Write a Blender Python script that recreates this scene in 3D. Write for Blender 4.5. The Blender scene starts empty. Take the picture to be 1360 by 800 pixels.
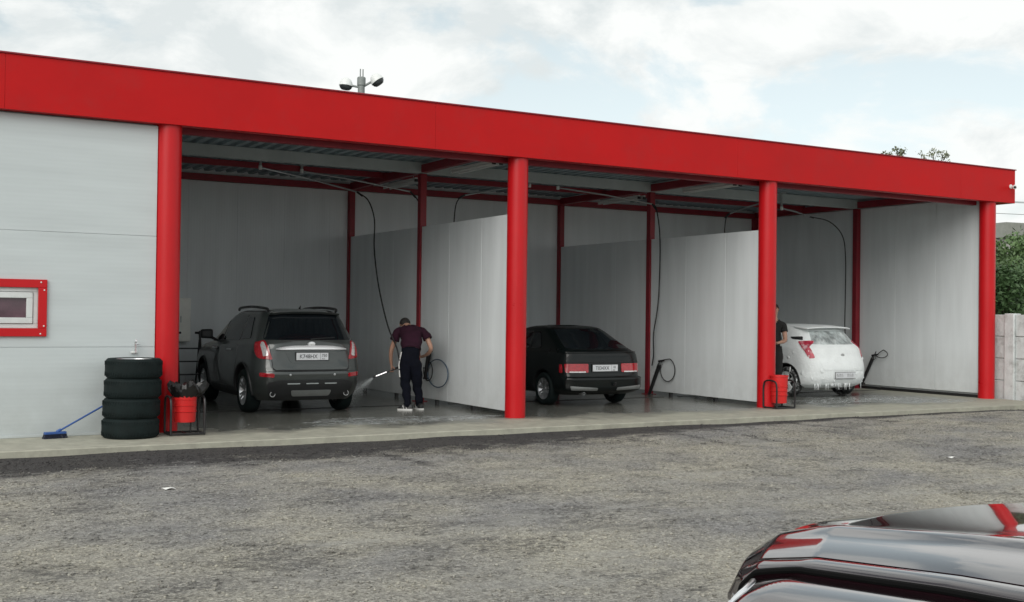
import bpy, bmesh, math, random
import numpy as np
from mathutils import Vector, Matrix
R = math.radians
random.seed(7); rng = np.random.default_rng(7)
S = bpy.context.scene
COL = S.collection
# ---------------------------------------------------------------- camera
YAW, PITCH, ROLL, FPX = 0.523, 0.0119, 0.0126, 1490.6
CAM = Vector((-3.558, -15.570, 1.65))
fwd = Vector((math.sin(YAW)*math.cos(PITCH), math.cos(YAW)*math.cos(PITCH), math.sin(PITCH)))
rgt0 = Vector((math.cos(YAW), -math.sin(YAW), 0))
up0 = rgt0.cross(fwd)
rgt = rgt0*math.cos(ROLL) + up0*math.sin(ROLL)
upv = up0*math.cos(ROLL) - rgt0*math.sin(ROLL)
cd = bpy.data.cameras.new('camera'); cam = bpy.data.objects.new('camera', cd); COL.objects.link(cam)
m = Matrix((rgt, upv, -fwd)).transposed().to_4x4(); m.translation = CAM
cam.matrix_world = m
cd.sensor_width = 36; cd.lens = 36*FPX/1360; cd.clip_end = 3000; cd.clip_start = .05
S.camera = cam
# ---------------------------------------------------------------- light
SUN_EL, SUN_AZ = R(34), R(229)          # azimuth clockwise from +y
w = bpy.data.worlds.new('World'); S.world = w; w.use_nodes = True
nt = w.node_tree; N = nt.nodes; L = nt.links
for n in list(N): N.remove(n)
out = N.new('ShaderNodeOutputWorld')
sky = N.new('ShaderNodeTexSky'); sky.sky_type = 'NISHITA'; sky.sun_disc = False
sky.sun_elevation = SUN_EL; sky.sun_rotation = SUN_AZ; sky.air_density = 1.0; sky.dust_density = 2.0
bg1 = N.new('ShaderNodeBackground'); bg1.inputs[1].default_value = 0.13
hs = N.new('ShaderNodeHueSaturation'); hs.inputs['Saturation'].default_value = 0.34; hs.inputs['Hue'].default_value = .455; hs.inputs['Value'].default_value = 1.0
L.new(sky.outputs[0], hs.inputs['Color']); L.new(hs.outputs[0], bg1.inputs[0])
bg2 = N.new('ShaderNodeBackground'); bg2.inputs[1].default_value = 0.84
tc = N.new('ShaderNodeTexCoord')
mp = N.new('ShaderNodeMapping'); mp.inputs['Scale'].default_value = (1, 1, 1.9); mp.inputs['Location'].default_value = (5.3, 2.2, 3.75)
L.new(tc.outputs['Generated'], mp.inputs[0])
n1 = N.new('ShaderNodeTexNoise'); n1.inputs['Scale'].default_value = 4.2; n1.inputs['Detail'].default_value = 9; n1.inputs['Roughness'].default_value = .56; n1.inputs['Distortion'].default_value = .25
L.new(mp.outputs[0], n1.inputs[0])
cr = N.new('ShaderNodeValToRGB'); cr.color_ramp.elements[0].position = .39; cr.color_ramp.elements[1].position = .475
cr.color_ramp.interpolation = 'EASE'
L.new(n1.outputs[0], cr.inputs[0])
n2 = N.new('ShaderNodeTexNoise'); n2.inputs['Scale'].default_value = 6.5; n2.inputs['Detail'].default_value = 8; n2.inputs['Roughness'].default_value = .6; n2.inputs['Distortion'].default_value = .3
L.new(mp.outputs[0], n2.inputs[0])
cc = N.new('ShaderNodeValToRGB'); cc.color_ramp.elements[0].position = .40; cc.color_ramp.elements[0].color = (.76, .81, .815, 1)
cc.color_ramp.elements[1].position = .56; cc.color_ramp.elements[1].color = (.98, 1.0, .985, 1)
L.new(n2.outputs[0], cc.inputs[0]); L.new(cc.outputs[0], bg2.inputs[0])
mx = N.new('ShaderNodeMixShader')
L.new(cr.outputs[0], mx.inputs[0]); L.new(bg1.outputs[0], mx.inputs[1]); L.new(bg2.outputs[0], mx.inputs[2])
L.new(mx.outputs[0], out.inputs[0])
sd = bpy.data.lights.new('sun', 'SUN'); sd.energy = 1.45; sd.angle = R(48); sd.color = (1, .965, .91)
so = bpy.data.objects.new('sun', sd); COL.objects.link(so)
sdir = Vector((math.sin(SUN_AZ)*math.cos(SUN_EL), math.cos(SUN_AZ)*math.cos(SUN_EL), math.sin(SUN_EL)))
so.rotation_euler = sdir.to_track_quat('Z', 'Y').to_euler()
S.view_settings.view_transform = 'Standard'; S.view_settings.look = 'None'
S.view_settings.exposure = 0.26; S.view_settings.gamma = 1
S.cycles.max_bounces = 8
# ---------------------------------------------------------------- materials
def nodes(name):
    m = bpy.data.materials.new(name); m.use_nodes = True
    return m, m.node_tree, m.node_tree.nodes['Principled BSDF']
def mat(name, col, rough=.5, metal=0, var=.12, scale=3, bump=0, bscale=40, coat=0, rvar=.08, stretch=(1, 1, 1), spec=.5, dirt=None, dscale=1.5, damt=.5):
    m, t, b = nodes(name); n = t.nodes; l = t.links
    b.inputs['Metallic'].default_value = metal; b.inputs['Roughness'].default_value = rough
    b.inputs['Coat Weight'].default_value = coat; b.inputs['Coat Roughness'].default_value = .03
    b.inputs['Specular IOR Level'].default_value = spec
    co = n.new('ShaderNodeTexCoord'); mp = n.new('ShaderNodeMapping'); mp.inputs['Scale'].default_value = stretch
    l.new(co.outputs['Object'], mp.inputs[0])
    nz = n.new('ShaderNodeTexNoise'); nz.inputs['Scale'].default_value = scale; nz.inputs['Detail'].default_value = 6; nz.inputs['Roughness'].default_value = .62
    l.new(mp.outputs[0], nz.inputs[0])
    mr = n.new('ShaderNodeMapRange'); mr.inputs[1].default_value = .3; mr.inputs[2].default_value = .7
    mr.inputs[3].default_value = 1-var; mr.inputs[4].default_value = 1+var
    l.new(nz.outputs[0], mr.inputs[0])
    vm = n.new('ShaderNodeVectorMath'); vm.operation = 'SCALE'; vm.inputs[0].default_value = col
    l.new(mr.outputs[0], vm.inputs['Scale'])
    cur = vm.outputs[0]
    if dirt is not None:
        d = n.new('ShaderNodeTexNoise'); d.inputs['Scale'].default_value = dscale; d.inputs['Detail'].default_value = 8; d.inputs['Roughness'].default_value = .7
        l.new(mp.outputs[0], d.inputs[0])
        dr = n.new('ShaderNodeMapRange'); dr.inputs[1].default_value = .5; dr.inputs[2].default_value = .75; dr.inputs[4].default_value = damt
        l.new(d.outputs[0], dr.inputs[0])
        mxc = n.new('ShaderNodeMix'); mxc.data_type = 'RGBA'; mxc.inputs['B'].default_value = (*dirt, 1)
        l.new(dr.outputs[0], mxc.inputs['Factor']); l.new(cur, mxc.inputs['A']); cur = mxc.outputs['Result']
    l.new(cur, b.inputs['Base Color'])
    if rvar:
        m2 = n.new('ShaderNodeMapRange'); m2.inputs[1].default_value = .3; m2.inputs[2].default_value = .7
        m2.inputs[3].default_value = max(.02, rough-rvar); m2.inputs[4].default_value = min(1, rough+rvar)
        l.new(nz.outputs[0], m2.inputs[0]); l.new(m2.outputs[0], b.inputs['Roughness'])
    if bump:
        bz = n.new('ShaderNodeTexNoise'); bz.inputs['Scale'].default_value = bscale; bz.inputs['Detail'].default_value = 5
        l.new(mp.outputs[0], bz.inputs[0])
        bp = n.new('ShaderNodeBump'); bp.inputs['Strength'].default_value = bump; bp.inputs['Distance'].default_value = .01
        l.new(bz.outputs[0], bp.inputs['Height']); l.new(bp.outputs[0], b.inputs['Normal'])
    return m
def panel_mat(name, col, axis, rough=.42):
    """sandwich-panel sheet: fine micro ribs along one axis, soft oil-canning, faint dirt"""
    m, t, b = nodes(name); n = t.nodes; l = t.links
    b.inputs['Roughness'].default_value = rough
    co = n.new('ShaderNodeTexCoord'); sep = n.new('ShaderNodeSeparateXYZ'); l.new(co.outputs['Object'], sep.inputs[0])
    mu = n.new('ShaderNodeMath'); mu.operation = 'MULTIPLY'; mu.inputs[1].default_value = 2*math.pi/.055
    l.new(sep.outputs[axis], mu.inputs[0])
    si = n.new('ShaderNodeMath'); si.operation = 'SINE'; l.new(mu.outputs[0], si.inputs[0])
    nz = n.new('ShaderNodeTexNoise'); nz.inputs['Scale'].default_value = 1.6; nz.inputs['Detail'].default_value = 7
    mp = n.new('ShaderNodeMapping'); mp.inputs['Scale'].default_value = (.35, .35, 3.0) if axis == 2 else (2.5, 2.5, .3)
    l.new(co.outputs['Object'], mp.inputs[0]); l.new(mp.outputs[0], nz.inputs[0])
    ad = n.new('ShaderNodeMath'); ad.operation = 'MULTIPLY_ADD'; ad.inputs[1].default_value = .35
    l.new(si.outputs[0], ad.inputs[0]); 
    n3 = n.new('ShaderNodeMath'); n3.operation = 'MULTIPLY'; n3.inputs[1].default_value = 2.5; l.new(nz.outputs[0], n3.inputs[0]); l.new(n3.outputs[0], ad.inputs[2])
    bp = n.new('ShaderNodeBump'); bp.inputs['Strength'].default_value = (.10 if axis == 2 else .25); bp.inputs['Distance'].default_value = .004
    l.new(ad.outputs[0], bp.inputs['Height']); l.new(bp.outputs[0], b.inputs['Normal'])
    mr = n.new('ShaderNodeMapRange'); mr.inputs[1].default_value = .3; mr.inputs[2].default_value = .7; mr.inputs[3].default_value = .93; mr.inputs[4].default_value = 1.05
    l.new(nz.outputs[0], mr.inputs[0])
    vm = n.new('ShaderNodeVectorMath'); vm.operation = 'SCALE'; vm.inputs[0].default_value = col; l.new(mr.outputs[0], vm.inputs['Scale'])
    # splash dirt near the floor: grime with noisy upper edge
    gz = n.new('ShaderNodeMapRange'); gz.inputs[1].default_value = 0; gz.inputs[2].default_value = 1.1; gz.inputs[3].default_value = .9; gz.inputs[4].default_value = 0
    l.new(sep.outputs[2], gz.inputs[0])
    dn = n.new('ShaderNodeTexNoise'); dn.inputs['Scale'].default_value = 4; dn.inputs['Detail'].default_value = 9; dn.inputs['Roughness'].default_value = .7
    l.new(co.outputs['Object'], dn.inputs[0])
    dm = n.new('ShaderNodeMath'); dm.operation = 'MULTIPLY'; l.new(gz.outputs[0], dm.inputs[0]); l.new(dn.outputs[0], dm.inputs[1])
    dm2 = n.new('ShaderNodeMath'); dm2.operation = 'MULTIPLY'; dm2.inputs[1].default_value = .55; l.new(dm.outputs[0], dm2.inputs[0])
    mxc = n.new('ShaderNodeMix'); mxc.data_type = 'RGBA'; mxc.inputs['B'].default_value = (.20, .195, .17, 1)
    l.new(dm2.outputs[0], mxc.inputs['Factor']); l.new(vm.outputs[0], mxc.inputs['A']); l.new(mxc.outputs['Result'], b.inputs['Base Color'])
    return m
M = {}
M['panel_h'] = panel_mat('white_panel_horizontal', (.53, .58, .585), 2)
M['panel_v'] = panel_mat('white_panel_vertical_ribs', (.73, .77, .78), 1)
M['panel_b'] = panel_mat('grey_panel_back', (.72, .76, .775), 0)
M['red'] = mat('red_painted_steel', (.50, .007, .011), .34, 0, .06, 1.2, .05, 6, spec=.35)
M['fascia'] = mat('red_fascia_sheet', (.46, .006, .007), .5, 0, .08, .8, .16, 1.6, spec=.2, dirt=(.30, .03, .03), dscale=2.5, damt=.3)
M['darkred'] = mat('dark_red_steel', (.23, .012, .022), .5, 0, .2, 4)  # even darker red for posts, beams, fascia core and flashing
M['greybeam'] = mat('grey_beam', (.36, .40, .40), .5, 0, .1, 3)
M['deck'] = mat('galvanised_deck', (.30, .37, .40), .45, .3, .2, 3)
M['white'] = mat('white_plastic', (.72, .74, .72), .35, 0, .04)
M['cabinet'] = mat('white_cabinet', (.90, .90, .84), .4, 0, .06)
M['black'] = mat('black_plastic', (.018, .019, .02), .5, 0, .2, 8)
M['blackmetal'] = mat('black_painted_metal', (.015, .015, .016), .4, 0, .2, 8)
M['rubber'] = mat('tyre_rubber', (.008, .014, .014), .75, 0, .3, 6, .15, 60, dirt=(.03, .032, .03), dscale=4, damt=.2, spec=.18)
M['tread'] = M['rubber']
M['alloy'] = mat('alloy', (.55, .56, .57), .3, .9, .1, 6)
M['chrome'] = mat('chrome', (.88, .89, .90), .28, 1, .03, 4, rvar=.03)
M['brightchrome'] = mat('brushed_chrome', (.92, .93, .94), .42, .55, .03, 4, rvar=.03)
M['steel'] = mat('steel_pipe', (.42, .44, .44), .35, .8, .1, 6)
M['suvpaint'] = mat('grey_green_paint', (.042, .050, .048), .34, .40, .05, 2, coat=1, rvar=.04, dirt=(.10, .10, .095), dscale=3, damt=.15)
M['ladapaint'] = mat('dark_green_black_paint', (.002, .004, .004), .3, .0, .1, 2, coat=.3, spec=.25, rvar=.04)
M['glass'] = mat('tinted_car_glass', (.006, .008, .010), .05, 0, 0, coat=.5, rvar=0)
M['bigpaint'] = mat('black_maroon_clearcoat', (.012, .004, .006), .12, 0, .05, 2, coat=1, rvar=.0)
M['bigpaint'].node_tree.nodes['Principled BSDF'].inputs['Coat IOR'].default_value = 1.62
M['redlamp'] = mat('red_lamp', (.36, .004, .012), .15, 0, .3, 30, coat=1, rvar=0)
M['clearlamp'] = mat('clear_lamp', (.62, .60, .60), .12, .3, .25, 30, coat=1, rvar=0)
M['foam'] = mat('foam', (.80, .84, .84), .75, 0, .05, 5, .9, 22, rvar=0)
M['foamglass'] = mat('foam_streaked_glass', (.36, .40, .40), .4, 0, .7, 7, .6, 25, stretch=(1, 1, .45), dirt=(.75, .79, .79), dscale=6, damt=1)
M['plate'] = mat('plate_white', (.62, .64, .66), .5, 0, .05)
M['ink'] = mat('plate_ink', (.02, .02, .025), .6)
M['skin'] = mat('skin', (.42, .24, .17), .55, 0, .08, 8)
M['hair'] = mat('dark_hair', (.015, .012, .01), .7, 0, .3, 40, .6, 120)
M['shirt'] = mat('dark_maroon_cotton', (.030, .009, .019), .9, 0, .3, 9, .9, 9, spec=.2)
M['pants'] = mat('navy_black_trousers', (.004, .005, .010), .9, 0, .3, 9, .9, 8, spec=.15)
M['blacktee'] = mat('black_cotton', (.012, .012, .012), .9, 0, .3, 12, .6, 14)
M['shoewhite'] = mat('white_shoe', (.6, .6, .58), .6)
M['blue'] = mat('blue_plastic', (.03, .09, .30), .45)
M['hosegrey'] = mat('blue_grey_hose', (.05, .09, .14), .5)
M['binred'] = mat('red_bin_plastic', (.62, .02, .02), .4, 0, .05, 3)
M['bag'] = mat('black_bag', (.008, .008, .008), .38, 0, .2, 6, 1, 18)
M['sash'] = mat('white_window_frame', (.62, .65, .64), .4)
M['winglass'] = mat('dusky_window_glass', (.09, .045, .06), .12, 0, .3, 6, coat=.6)
M['concrete'] = mat('precast_concrete', (.60, .63, .625), .85, 0, .12, 6, .6, 30, dirt=(.15, .15, .13), dscale=2.6, damt=.85)
M['pole'] = mat('grey_pole', (.22, .24, .23), .6, .2, .2, 6)
M['lampdark'] = mat('dark_lamp_glass', (.03, .035, .035), .2)
M['bark'] = mat('bark', (.07, .055, .04), .9, 0, .3, 6, .6, 20)
M['leafA'] = mat('leaf_dark', (.06, .12, .04), .6, 0, .35, 1.5)
M['leafB'] = mat('leaf_mid', (.10, .17, .06), .6, 0, .35, 1.5)
M['leafC'] = mat('leaf_grey', (.17, .19, .11), .65, 0, .35, 1.5)
M['farwall'] = mat('far_wall', (.42, .42, .38), .9)
M['farroof'] = mat('far_roof', (.26, .27, .24), .9)
M['hill'] = mat('hill_grass', (.10, .12, .06), .95, 0, .3, .1)
M['litter'] = mat('white_litter', (.75, .75, .72), .7)
# slab: wet inside the bays, dry apron
def slab_mat():
    m, t, b = nodes('wet_concrete_slab'); n = t.nodes; l = t.links
    co = n.new('ShaderNodeTexCoord'); sep = n.new('ShaderNodeSeparateXYZ'); l.new(co.outputs['Object'], sep.inputs[0])
    nz = n.new('ShaderNodeTexNoise'); nz.inputs['Scale'].default_value = .9; nz.inputs['Detail'].default_value = 8; nz.inputs['Roughness'].default_value = .6
    l.new(co.outputs['Object'], nz.inputs[0])
    a = n.new('ShaderNodeMath'); a.operation = 'MULTIPLY_ADD'; a.inputs[1].default_value = 2.6; l.new(nz.outputs[0], a.inputs[0]); l.new(sep.outputs[1], a.inputs[2])
    wet = n.new('ShaderNodeMapRange'); wet.inputs[1].default_value = .55; wet.inputs[2].default_value = 1.35; l.new(a.outputs[0], wet.inputs[0])
    # dry left of the first bay
    dx = n.new('ShaderNodeMapRange'); dx.inputs[1].default_value = -.4; dx.inputs[2].default_value = .6; l.new(sep.outputs[0], dx.inputs[0])
    dx2 = n.new('ShaderNodeMapRange'); dx2.inputs[1].default_value = 17.0; dx2.inputs[2].default_value = 15.3; l.new(sep.outputs[0], dx2.inputs[0])
    w2 = n.new('ShaderNodeMath'); w2.operation = 'MULTIPLY'; l.new(wet.outputs[0], w2.inputs[0]); l.new(dx.outputs[0], w2.inputs[1])
    w3 = n.new('ShaderNodeMath'); w3.operation = 'MULTIPLY'; l.new(w2.outputs[0], w3.inputs[0]); l.new(dx2.outputs[0], w3.inputs[1])
    n2 = n.new('ShaderNodeTexNoise'); n2.inputs['Scale'].default_value = 5; n2.inputs['Detail'].default_value = 9; n2.inputs['Roughness'].default_value = .7; l.new(co.outputs['Object'], n2.inputs[0])
    mr = n.new('ShaderNodeMapRange'); mr.inputs[1].default_value = .3; mr.inputs[2].default_value = .7; mr.inputs[3].default_value = .75; mr.inputs[4].default_value = 1.18; l.new(n2.outputs[0], mr.inputs[0])
    mxc = n.new('ShaderNodeMix'); mxc.data_type = 'RGBA'; mxc.inputs['A'].default_value = (.36, .355, .29, 1); mxc.inputs['B'].default_value = (.15, .152, .135, 1)
    l.new(w3.outputs[0], mxc.inputs['Factor'])
    vm = n.new('ShaderNodeVectorMath'); vm.operation = 'SCALE'; l.new(mxc.outputs['Result'], vm.inputs[0]); l.new(mr.outputs[0], vm.inputs['Scale']); l.new(vm.outputs[0], b.inputs['Base Color'])
    rr = n.new('ShaderNodeMapRange'); rr.inputs[3].default_value = .72; rr.inputs[4].default_value = .17; l.new(w3.outputs[0], rr.inputs[0])
    r2 = n.new('ShaderNodeMath'); r2.operation = 'MULTIPLY_ADD'; r2.inputs[1].default_value = .22; l.new(n2.outputs[0], r2.inputs[0]); 
    r3 = n.new('ShaderNodeMath'); r3.operation = 'SUBTRACT'; r3.inputs[1].default_value = .08; l.new(rr.outputs[0], r3.inputs[0]); l.new(r3.outputs[0], r2.inputs[2]); l.new(r2.outputs[0], b.inputs['Roughness'])
    bp = n.new('ShaderNodeBump'); bp.inputs['Strength'].default_value = .12; bp.inputs['Distance'].default_value = .01; l.new(n2.outputs[0], bp.inputs['Height']); l.new(bp.outputs[0], b.inputs['Normal'])
    return m
def gravel_mat(stone=False):
    m, t, b = nodes('gravel_stones' if stone else 'gravel_ground'); n = t.nodes; l = t.links
    b.inputs['Roughness'].default_value = .93; b.inputs['Specular IOR Level'].default_value = .25
    co = n.new('ShaderNodeTexCoord'); P = co.outputs['Object']
    def noise(s, d=8, r=.65, stretch=None):
        x = n.new('ShaderNodeTexNoise'); x.inputs['Scale'].default_value = s; x.inputs['Detail'].default_value = d; x.inputs['Roughness'].default_value = r
        if stretch:
            mp = n.new('ShaderNodeMapping'); mp.inputs['Scale'].default_value = stretch; mp.inputs['Rotation'].default_value = (0, 0, R(12)); l.new(P, mp.inputs[0]); l.new(mp.outputs[0], x.inputs[0])
        else: l.new(P, x.inputs[0])
        return x.outputs[0]
    def ramp(src, a, c0, c, c1):
        x = n.new('ShaderNodeValToRGB'); x.color_ramp.elements[0].position = a; x.color_ramp.elements[0].color = (*c0, 1); x.color_ramp.elements[1].position = c; x.color_ramp.elements[1].color = (*c1, 1); l.new(src, x.inputs[0]); return x.outputs[0]
    def mix(f, A, B, mode='MIX'):
        x = n.new('ShaderNodeMix'); x.data_type = 'RGBA'; x.blend_type = mode
        if isinstance(f, float): x.inputs['Factor'].default_value = f
        else: l.new(f, x.inputs['Factor'])
        l.new(A, x.inputs['A'])
        if isinstance(B, tuple): x.inputs['B'].default_value = (*B, 1)
        else: l.new(B, x.inputs['B'])
        return x.outputs['Result']
    big = noise(.45, 6, .6)
    base = ramp(big, .38, (.232, .228, .222), .60, (.330, .314, .268))       # greyer and browner areas
    if stone:
        gi = n.new('ShaderNodeNewGeometry')
        rr = ramp(gi.outputs['Random Per Island'], .0, (.62, .62, .62), 1., (1.38, 1.38, 1.34))
        col = mix(1., base, rr, 'MULTIPLY')
    else:
        fine = ramp(noise(48, 6, .75), .34, (.45, .45, .45), .66, (1.6, 1.6, 1.6))
        col = mix(1., base, fine, 'MULTIPLY')
        vo = n.new('ShaderNodeTexVoronoi'); vo.inputs['Scale'].default_value = 26; l.new(P, vo.inputs[0])
        vr = ramp(vo.outputs['Color'], .1, (.70, .70, .70), .9, (1.35, 1.35, 1.33))
        col = mix(.8, col, vr, 'MULTIPLY')
    patch = n.new('ShaderNodeMapRange'); patch.inputs[1].default_value = .56; patch.inputs[2].default_value = .68; patch.inputs[4].default_value = .5
    l.new(noise(1.5, 9, .7, (.5, 1.6, 1)), patch.inputs[0])
    col = mix(patch.outputs[0], col, (.110, .107, .100))
    dust = n.new('ShaderNodeMapRange'); dust.inputs[1].default_value = .54; dust.inputs[2].default_value = .66; dust.inputs[4].default_value = .55
    l.new(noise(.9, 9, .7, (.45, 1.3, 1.7)), dust.inputs[0]); col = mix(dust.outputs[0], col, (.36, .355, .33))
    spk = n.new('ShaderNodeMapRange'); spk.inputs[1].default_value = .46; spk.inputs[2].default_value = .54; spk.inputs[4].default_value = 1
    l.new(noise(19, 6, .8, (.75, 1.2, 1)), spk.inputs[0])
    clu = n.new('ShaderNodeMapRange'); clu.inputs[1].default_value = .51; clu.inputs[2].default_value = .60; clu.inputs[3].default_value = .06; clu.inputs[4].default_value = .62
    l.new(noise(1.5, 6, .65, (.75, 1.0, 2.7)), clu.inputs[0])
    mm_ = n.new('ShaderNodeMath'); mm_.operation = 'MULTIPLY'; l.new(spk.outputs[0], mm_.inputs[0]); l.new(clu.outputs[0], mm_.inputs[1])
    col = mix(mm_.outputs[0], col, (.045, .044, .044))  # clustered dark speckle: shade of crevices put into the gravel colour
    # damp oily soil beside the slab edge (width comes from attribute 'damp')
    at = n.new('ShaderNodeAttribute'); at.attribute_name = 'damp'
    am = n.new('ShaderNodeMath'); am.operation = 'MULTIPLY_ADD'; am.inputs[1].default_value = 1.6; l.new(noise(2.2, 8, .7, (.8, 1.5, 1)), am.inputs[0]); l.new(at.outputs['Fac'], am.inputs[2])
    dr = n.new('ShaderNodeMapRange'); dr.inputs[1].default_value = 1.15; dr.inputs[2].default_value = 1.5; dr.inputs[4].default_value = .9; l.new(am.outputs[0], dr.inputs[0])
    col = mix(dr.outputs[0], col, (.040, .038, .040))
    l.new(col, b.inputs['Base Color'])
    if not stone:
        ad = n.new('ShaderNodeMath'); ad.operation = 'ADD'; l.new(noise(60, 5, .7), ad.inputs[0]); l.new(vo.outputs['Distance'], ad.inputs[1])
        bp = n.new('ShaderNodeBump'); bp.inputs['Strength'].default_value = .8; bp.inputs['Distance'].default_value = .02; l.new(ad.outputs[0], bp.inputs['Height']); l.new(bp.outputs[0], b.inputs['Normal'])
    return m
M['slab'] = slab_mat(); M['gravel'] = gravel_mat(); M['stones'] = gravel_mat(True)
# ---------------------------------------------------------------- mesh helpers
def smooth(me, ang=35):
    me.shade_smooth(); me.set_sharp_from_angle(angle=R(ang))
class MB:
    def __init__(s): s.v = []; s.f = []; s.mi = []; s.cur = 0
    def add(s, vs, fs):
        o = len(s.v); s.v += [tuple(map(float, p)) for p in vs]; s.f += [tuple(i+o for i in f) for f in fs]; s.mi += [s.cur]*len(fs); return s
    def box(s, a, b):
        x0, y0, z0 = a; x1, y1, z1 = b
        return s.add([(x0, y0, z0), (x1, y0, z0), (x1, y1, z0), (x0, y1, z0), (x0, y0, z1), (x1, y0, z1), (x1, y1, z1), (x0, y1, z1)],
                     [(0, 3, 2, 1), (4, 5, 6, 7), (0, 1, 5, 4), (1, 2, 6, 5), (2, 3, 7, 6), (3, 0, 4, 7)])
    def tube(s, pts, r, n=8, cap=True):
        pts = [Vector(p) for p in pts]; k = len(pts); rs = r if isinstance(r, (list, tuple)) else [r]*k
        vs = []; prev = None
        for i, p in enumerate(pts):
            t = (pts[min(i+1, k-1)]-pts[max(i-1, 0)]).normalized()
            if prev is None: u = t.orthogonal().normalized()
            else:
                u = prev-t*prev.dot(t); u = u.normalized() if u.length > 1e-6 else t.orthogonal().normalized()
            prev = u; v = t.cross(u)
            vs += [p+(u*math.cos(2*math.pi*j/n)+v*math.sin(2*math.pi*j/n))*rs[i] for j in range(n)]
        fs = [(i*n+j, i*n+(j+1) % n, (i+1)*n+(j+1) % n, (i+1)*n+j) for i in range(k-1) for j in range(n)]
        if cap: fs += [tuple(reversed(range(n))), tuple(range((k-1)*n, k*n))]
        return s.add(vs, fs)
    def lathe(s, prof, mtx=None, n=32, close=False):
        """prof: (radius, height) around local z"""
        mtx = mtx or Matrix.Identity(4); k = len(prof)
        vs = [mtx @ Vector((r*math.cos(2*math.pi*j/n), r*math.sin(2*math.pi*j/n), z)) for r, z in prof for j in range(n)]
        kk = k if close else k-1
        fs = [(i*n+j, i*n+(j+1) % n, ((i+1) % k)*n+(j+1) % n, ((i+1) % k)*n+j) for i in range(kk) for j in range(n)]
        if not close:
            fs += [tuple(reversed(range(n))), tuple(range((k-1)*n, k*n))]
        return s.add(vs, fs)
    def prism(s, poly, a, b, axis=1):
        """poly in the two other axes, extruded along axis from a to b"""
        def P(p, t):
            q = [0, 0, 0]; q[axis] = t; o = [i for i in range(3) if i != axis]; q[o[0]] = p[0]; q[o[1]] = p[1]; return q
        n = len(poly)
        return s.add([P(p, a) for p in poly]+[P(p, b) for p in poly], [tuple(range(n)), tuple(reversed(range(n, 2*n)))]+[(i, n+i, n+(i+1) % n, (i+1) % n) for i in range(n)])
    def mesh(s, name, mats, ang=35, fix=True):
        me = bpy.data.meshes.new(name); me.from_pydata(s.v, [], s.f)
        for mm in (mats if isinstance(mats, (list, tuple)) else [mats]): me.materials.append(mm)
        me.polygons.foreach_set('material_index', s.mi)
        if fix:
            bm = bmesh.new(); bm.from_mesh(me); bmesh.ops.recalc_face_normals(bm, faces=bm.faces); bm.to_mesh(me); bm.free()
        smooth(me, ang); return me
    def build(s, name, mats, parent=None, bevel=0, ang=35, loc=None, fix=True):
        o = bpy.data.objects.new(name, s.mesh(name, mats, ang, fix)); COL.objects.link(o)
        if parent: o.parent = parent
        if loc: o.location = loc
        if bevel:
            b = o.modifiers.new('bevel', 'BEVEL'); b.width = bevel; b.segments = 2; b.limit_method = 'ANGLE'; b.angle_limit = R(40)
        return o
def tag(o, label, cat, group=None):
    o['label'] = label; o['category'] = cat
    if group: o['group'] = group
    return o
def thing(name, label, cat, loc=(0, 0, 0), rz=0, group=None):
    o = bpy.data.objects.new(name, None); COL.objects.link(o); o.location = loc; o.rotation_euler = (0, 0, rz); o.empty_display_size = .2
    return tag(o, label, cat, group)
def struct(o): o['kind'] = 'structure'; return o
def inst(src, name, loc=(0, 0, 0), parent=None, rot=None, scale=None):
    o = bpy.data.objects.new(name, src.data); COL.objects.link(o); o.parent = parent; o.location = loc
    if rot: o.rotation_euler = rot
    if scale: o.scale = scale
    return o
def catmull(P, k=8):
    P = [Vector(p) for p in P]; Q = [P[0]*2-P[1]]+P+[P[-1]*2-P[-2]]; o = []
    for i in range(1, len(Q)-2):
        a, b, c, d = Q[i-1:i+3]
        for j in range(k):
            t = j/k; o.append(.5*((2*b)+(c-a)*t+(2*a-5*b+4*c-d)*t*t+(3*b-a-3*c+d)*t**3))
    o.append(P[-1]); return o
def text(body, size, material, parent, mtx, name='lettering', sx=1, depth=.0015):
    cu = bpy.data.curves.new(name, 'FONT'); cu.body = body; cu.size = size; cu.align_x = 'CENTER'; cu.align_y = 'CENTER'; cu.extrude = depth; cu.resolution_u = 2
    tmp = bpy.data.objects.new(name, cu); COL.objects.link(tmp)
    dg = bpy.context.evaluated_depsgraph_get(); me = bpy.data.meshes.new_from_object(tmp.evaluated_get(dg))
    bpy.data.objects.remove(tmp); me.materials.clear(); me.materials.append(material)
    me.transform(Matrix.Diagonal((sx, 1, 1, 1)))
    o = bpy.data.objects.new(name, me); COL.objects.link(o); o.parent = parent; o.matrix_local = mtx
    return o
# ---------------------------------------------------------------- dimensions
X = [0, 5.50, 10.84, 17.03]; D1, D2 = 3.53, 7.17
ZP = 4.27; HP = 3.27; G = .085; H = 4.15; HF = 4.85
GZ = -.08; YS = -1.477
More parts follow.
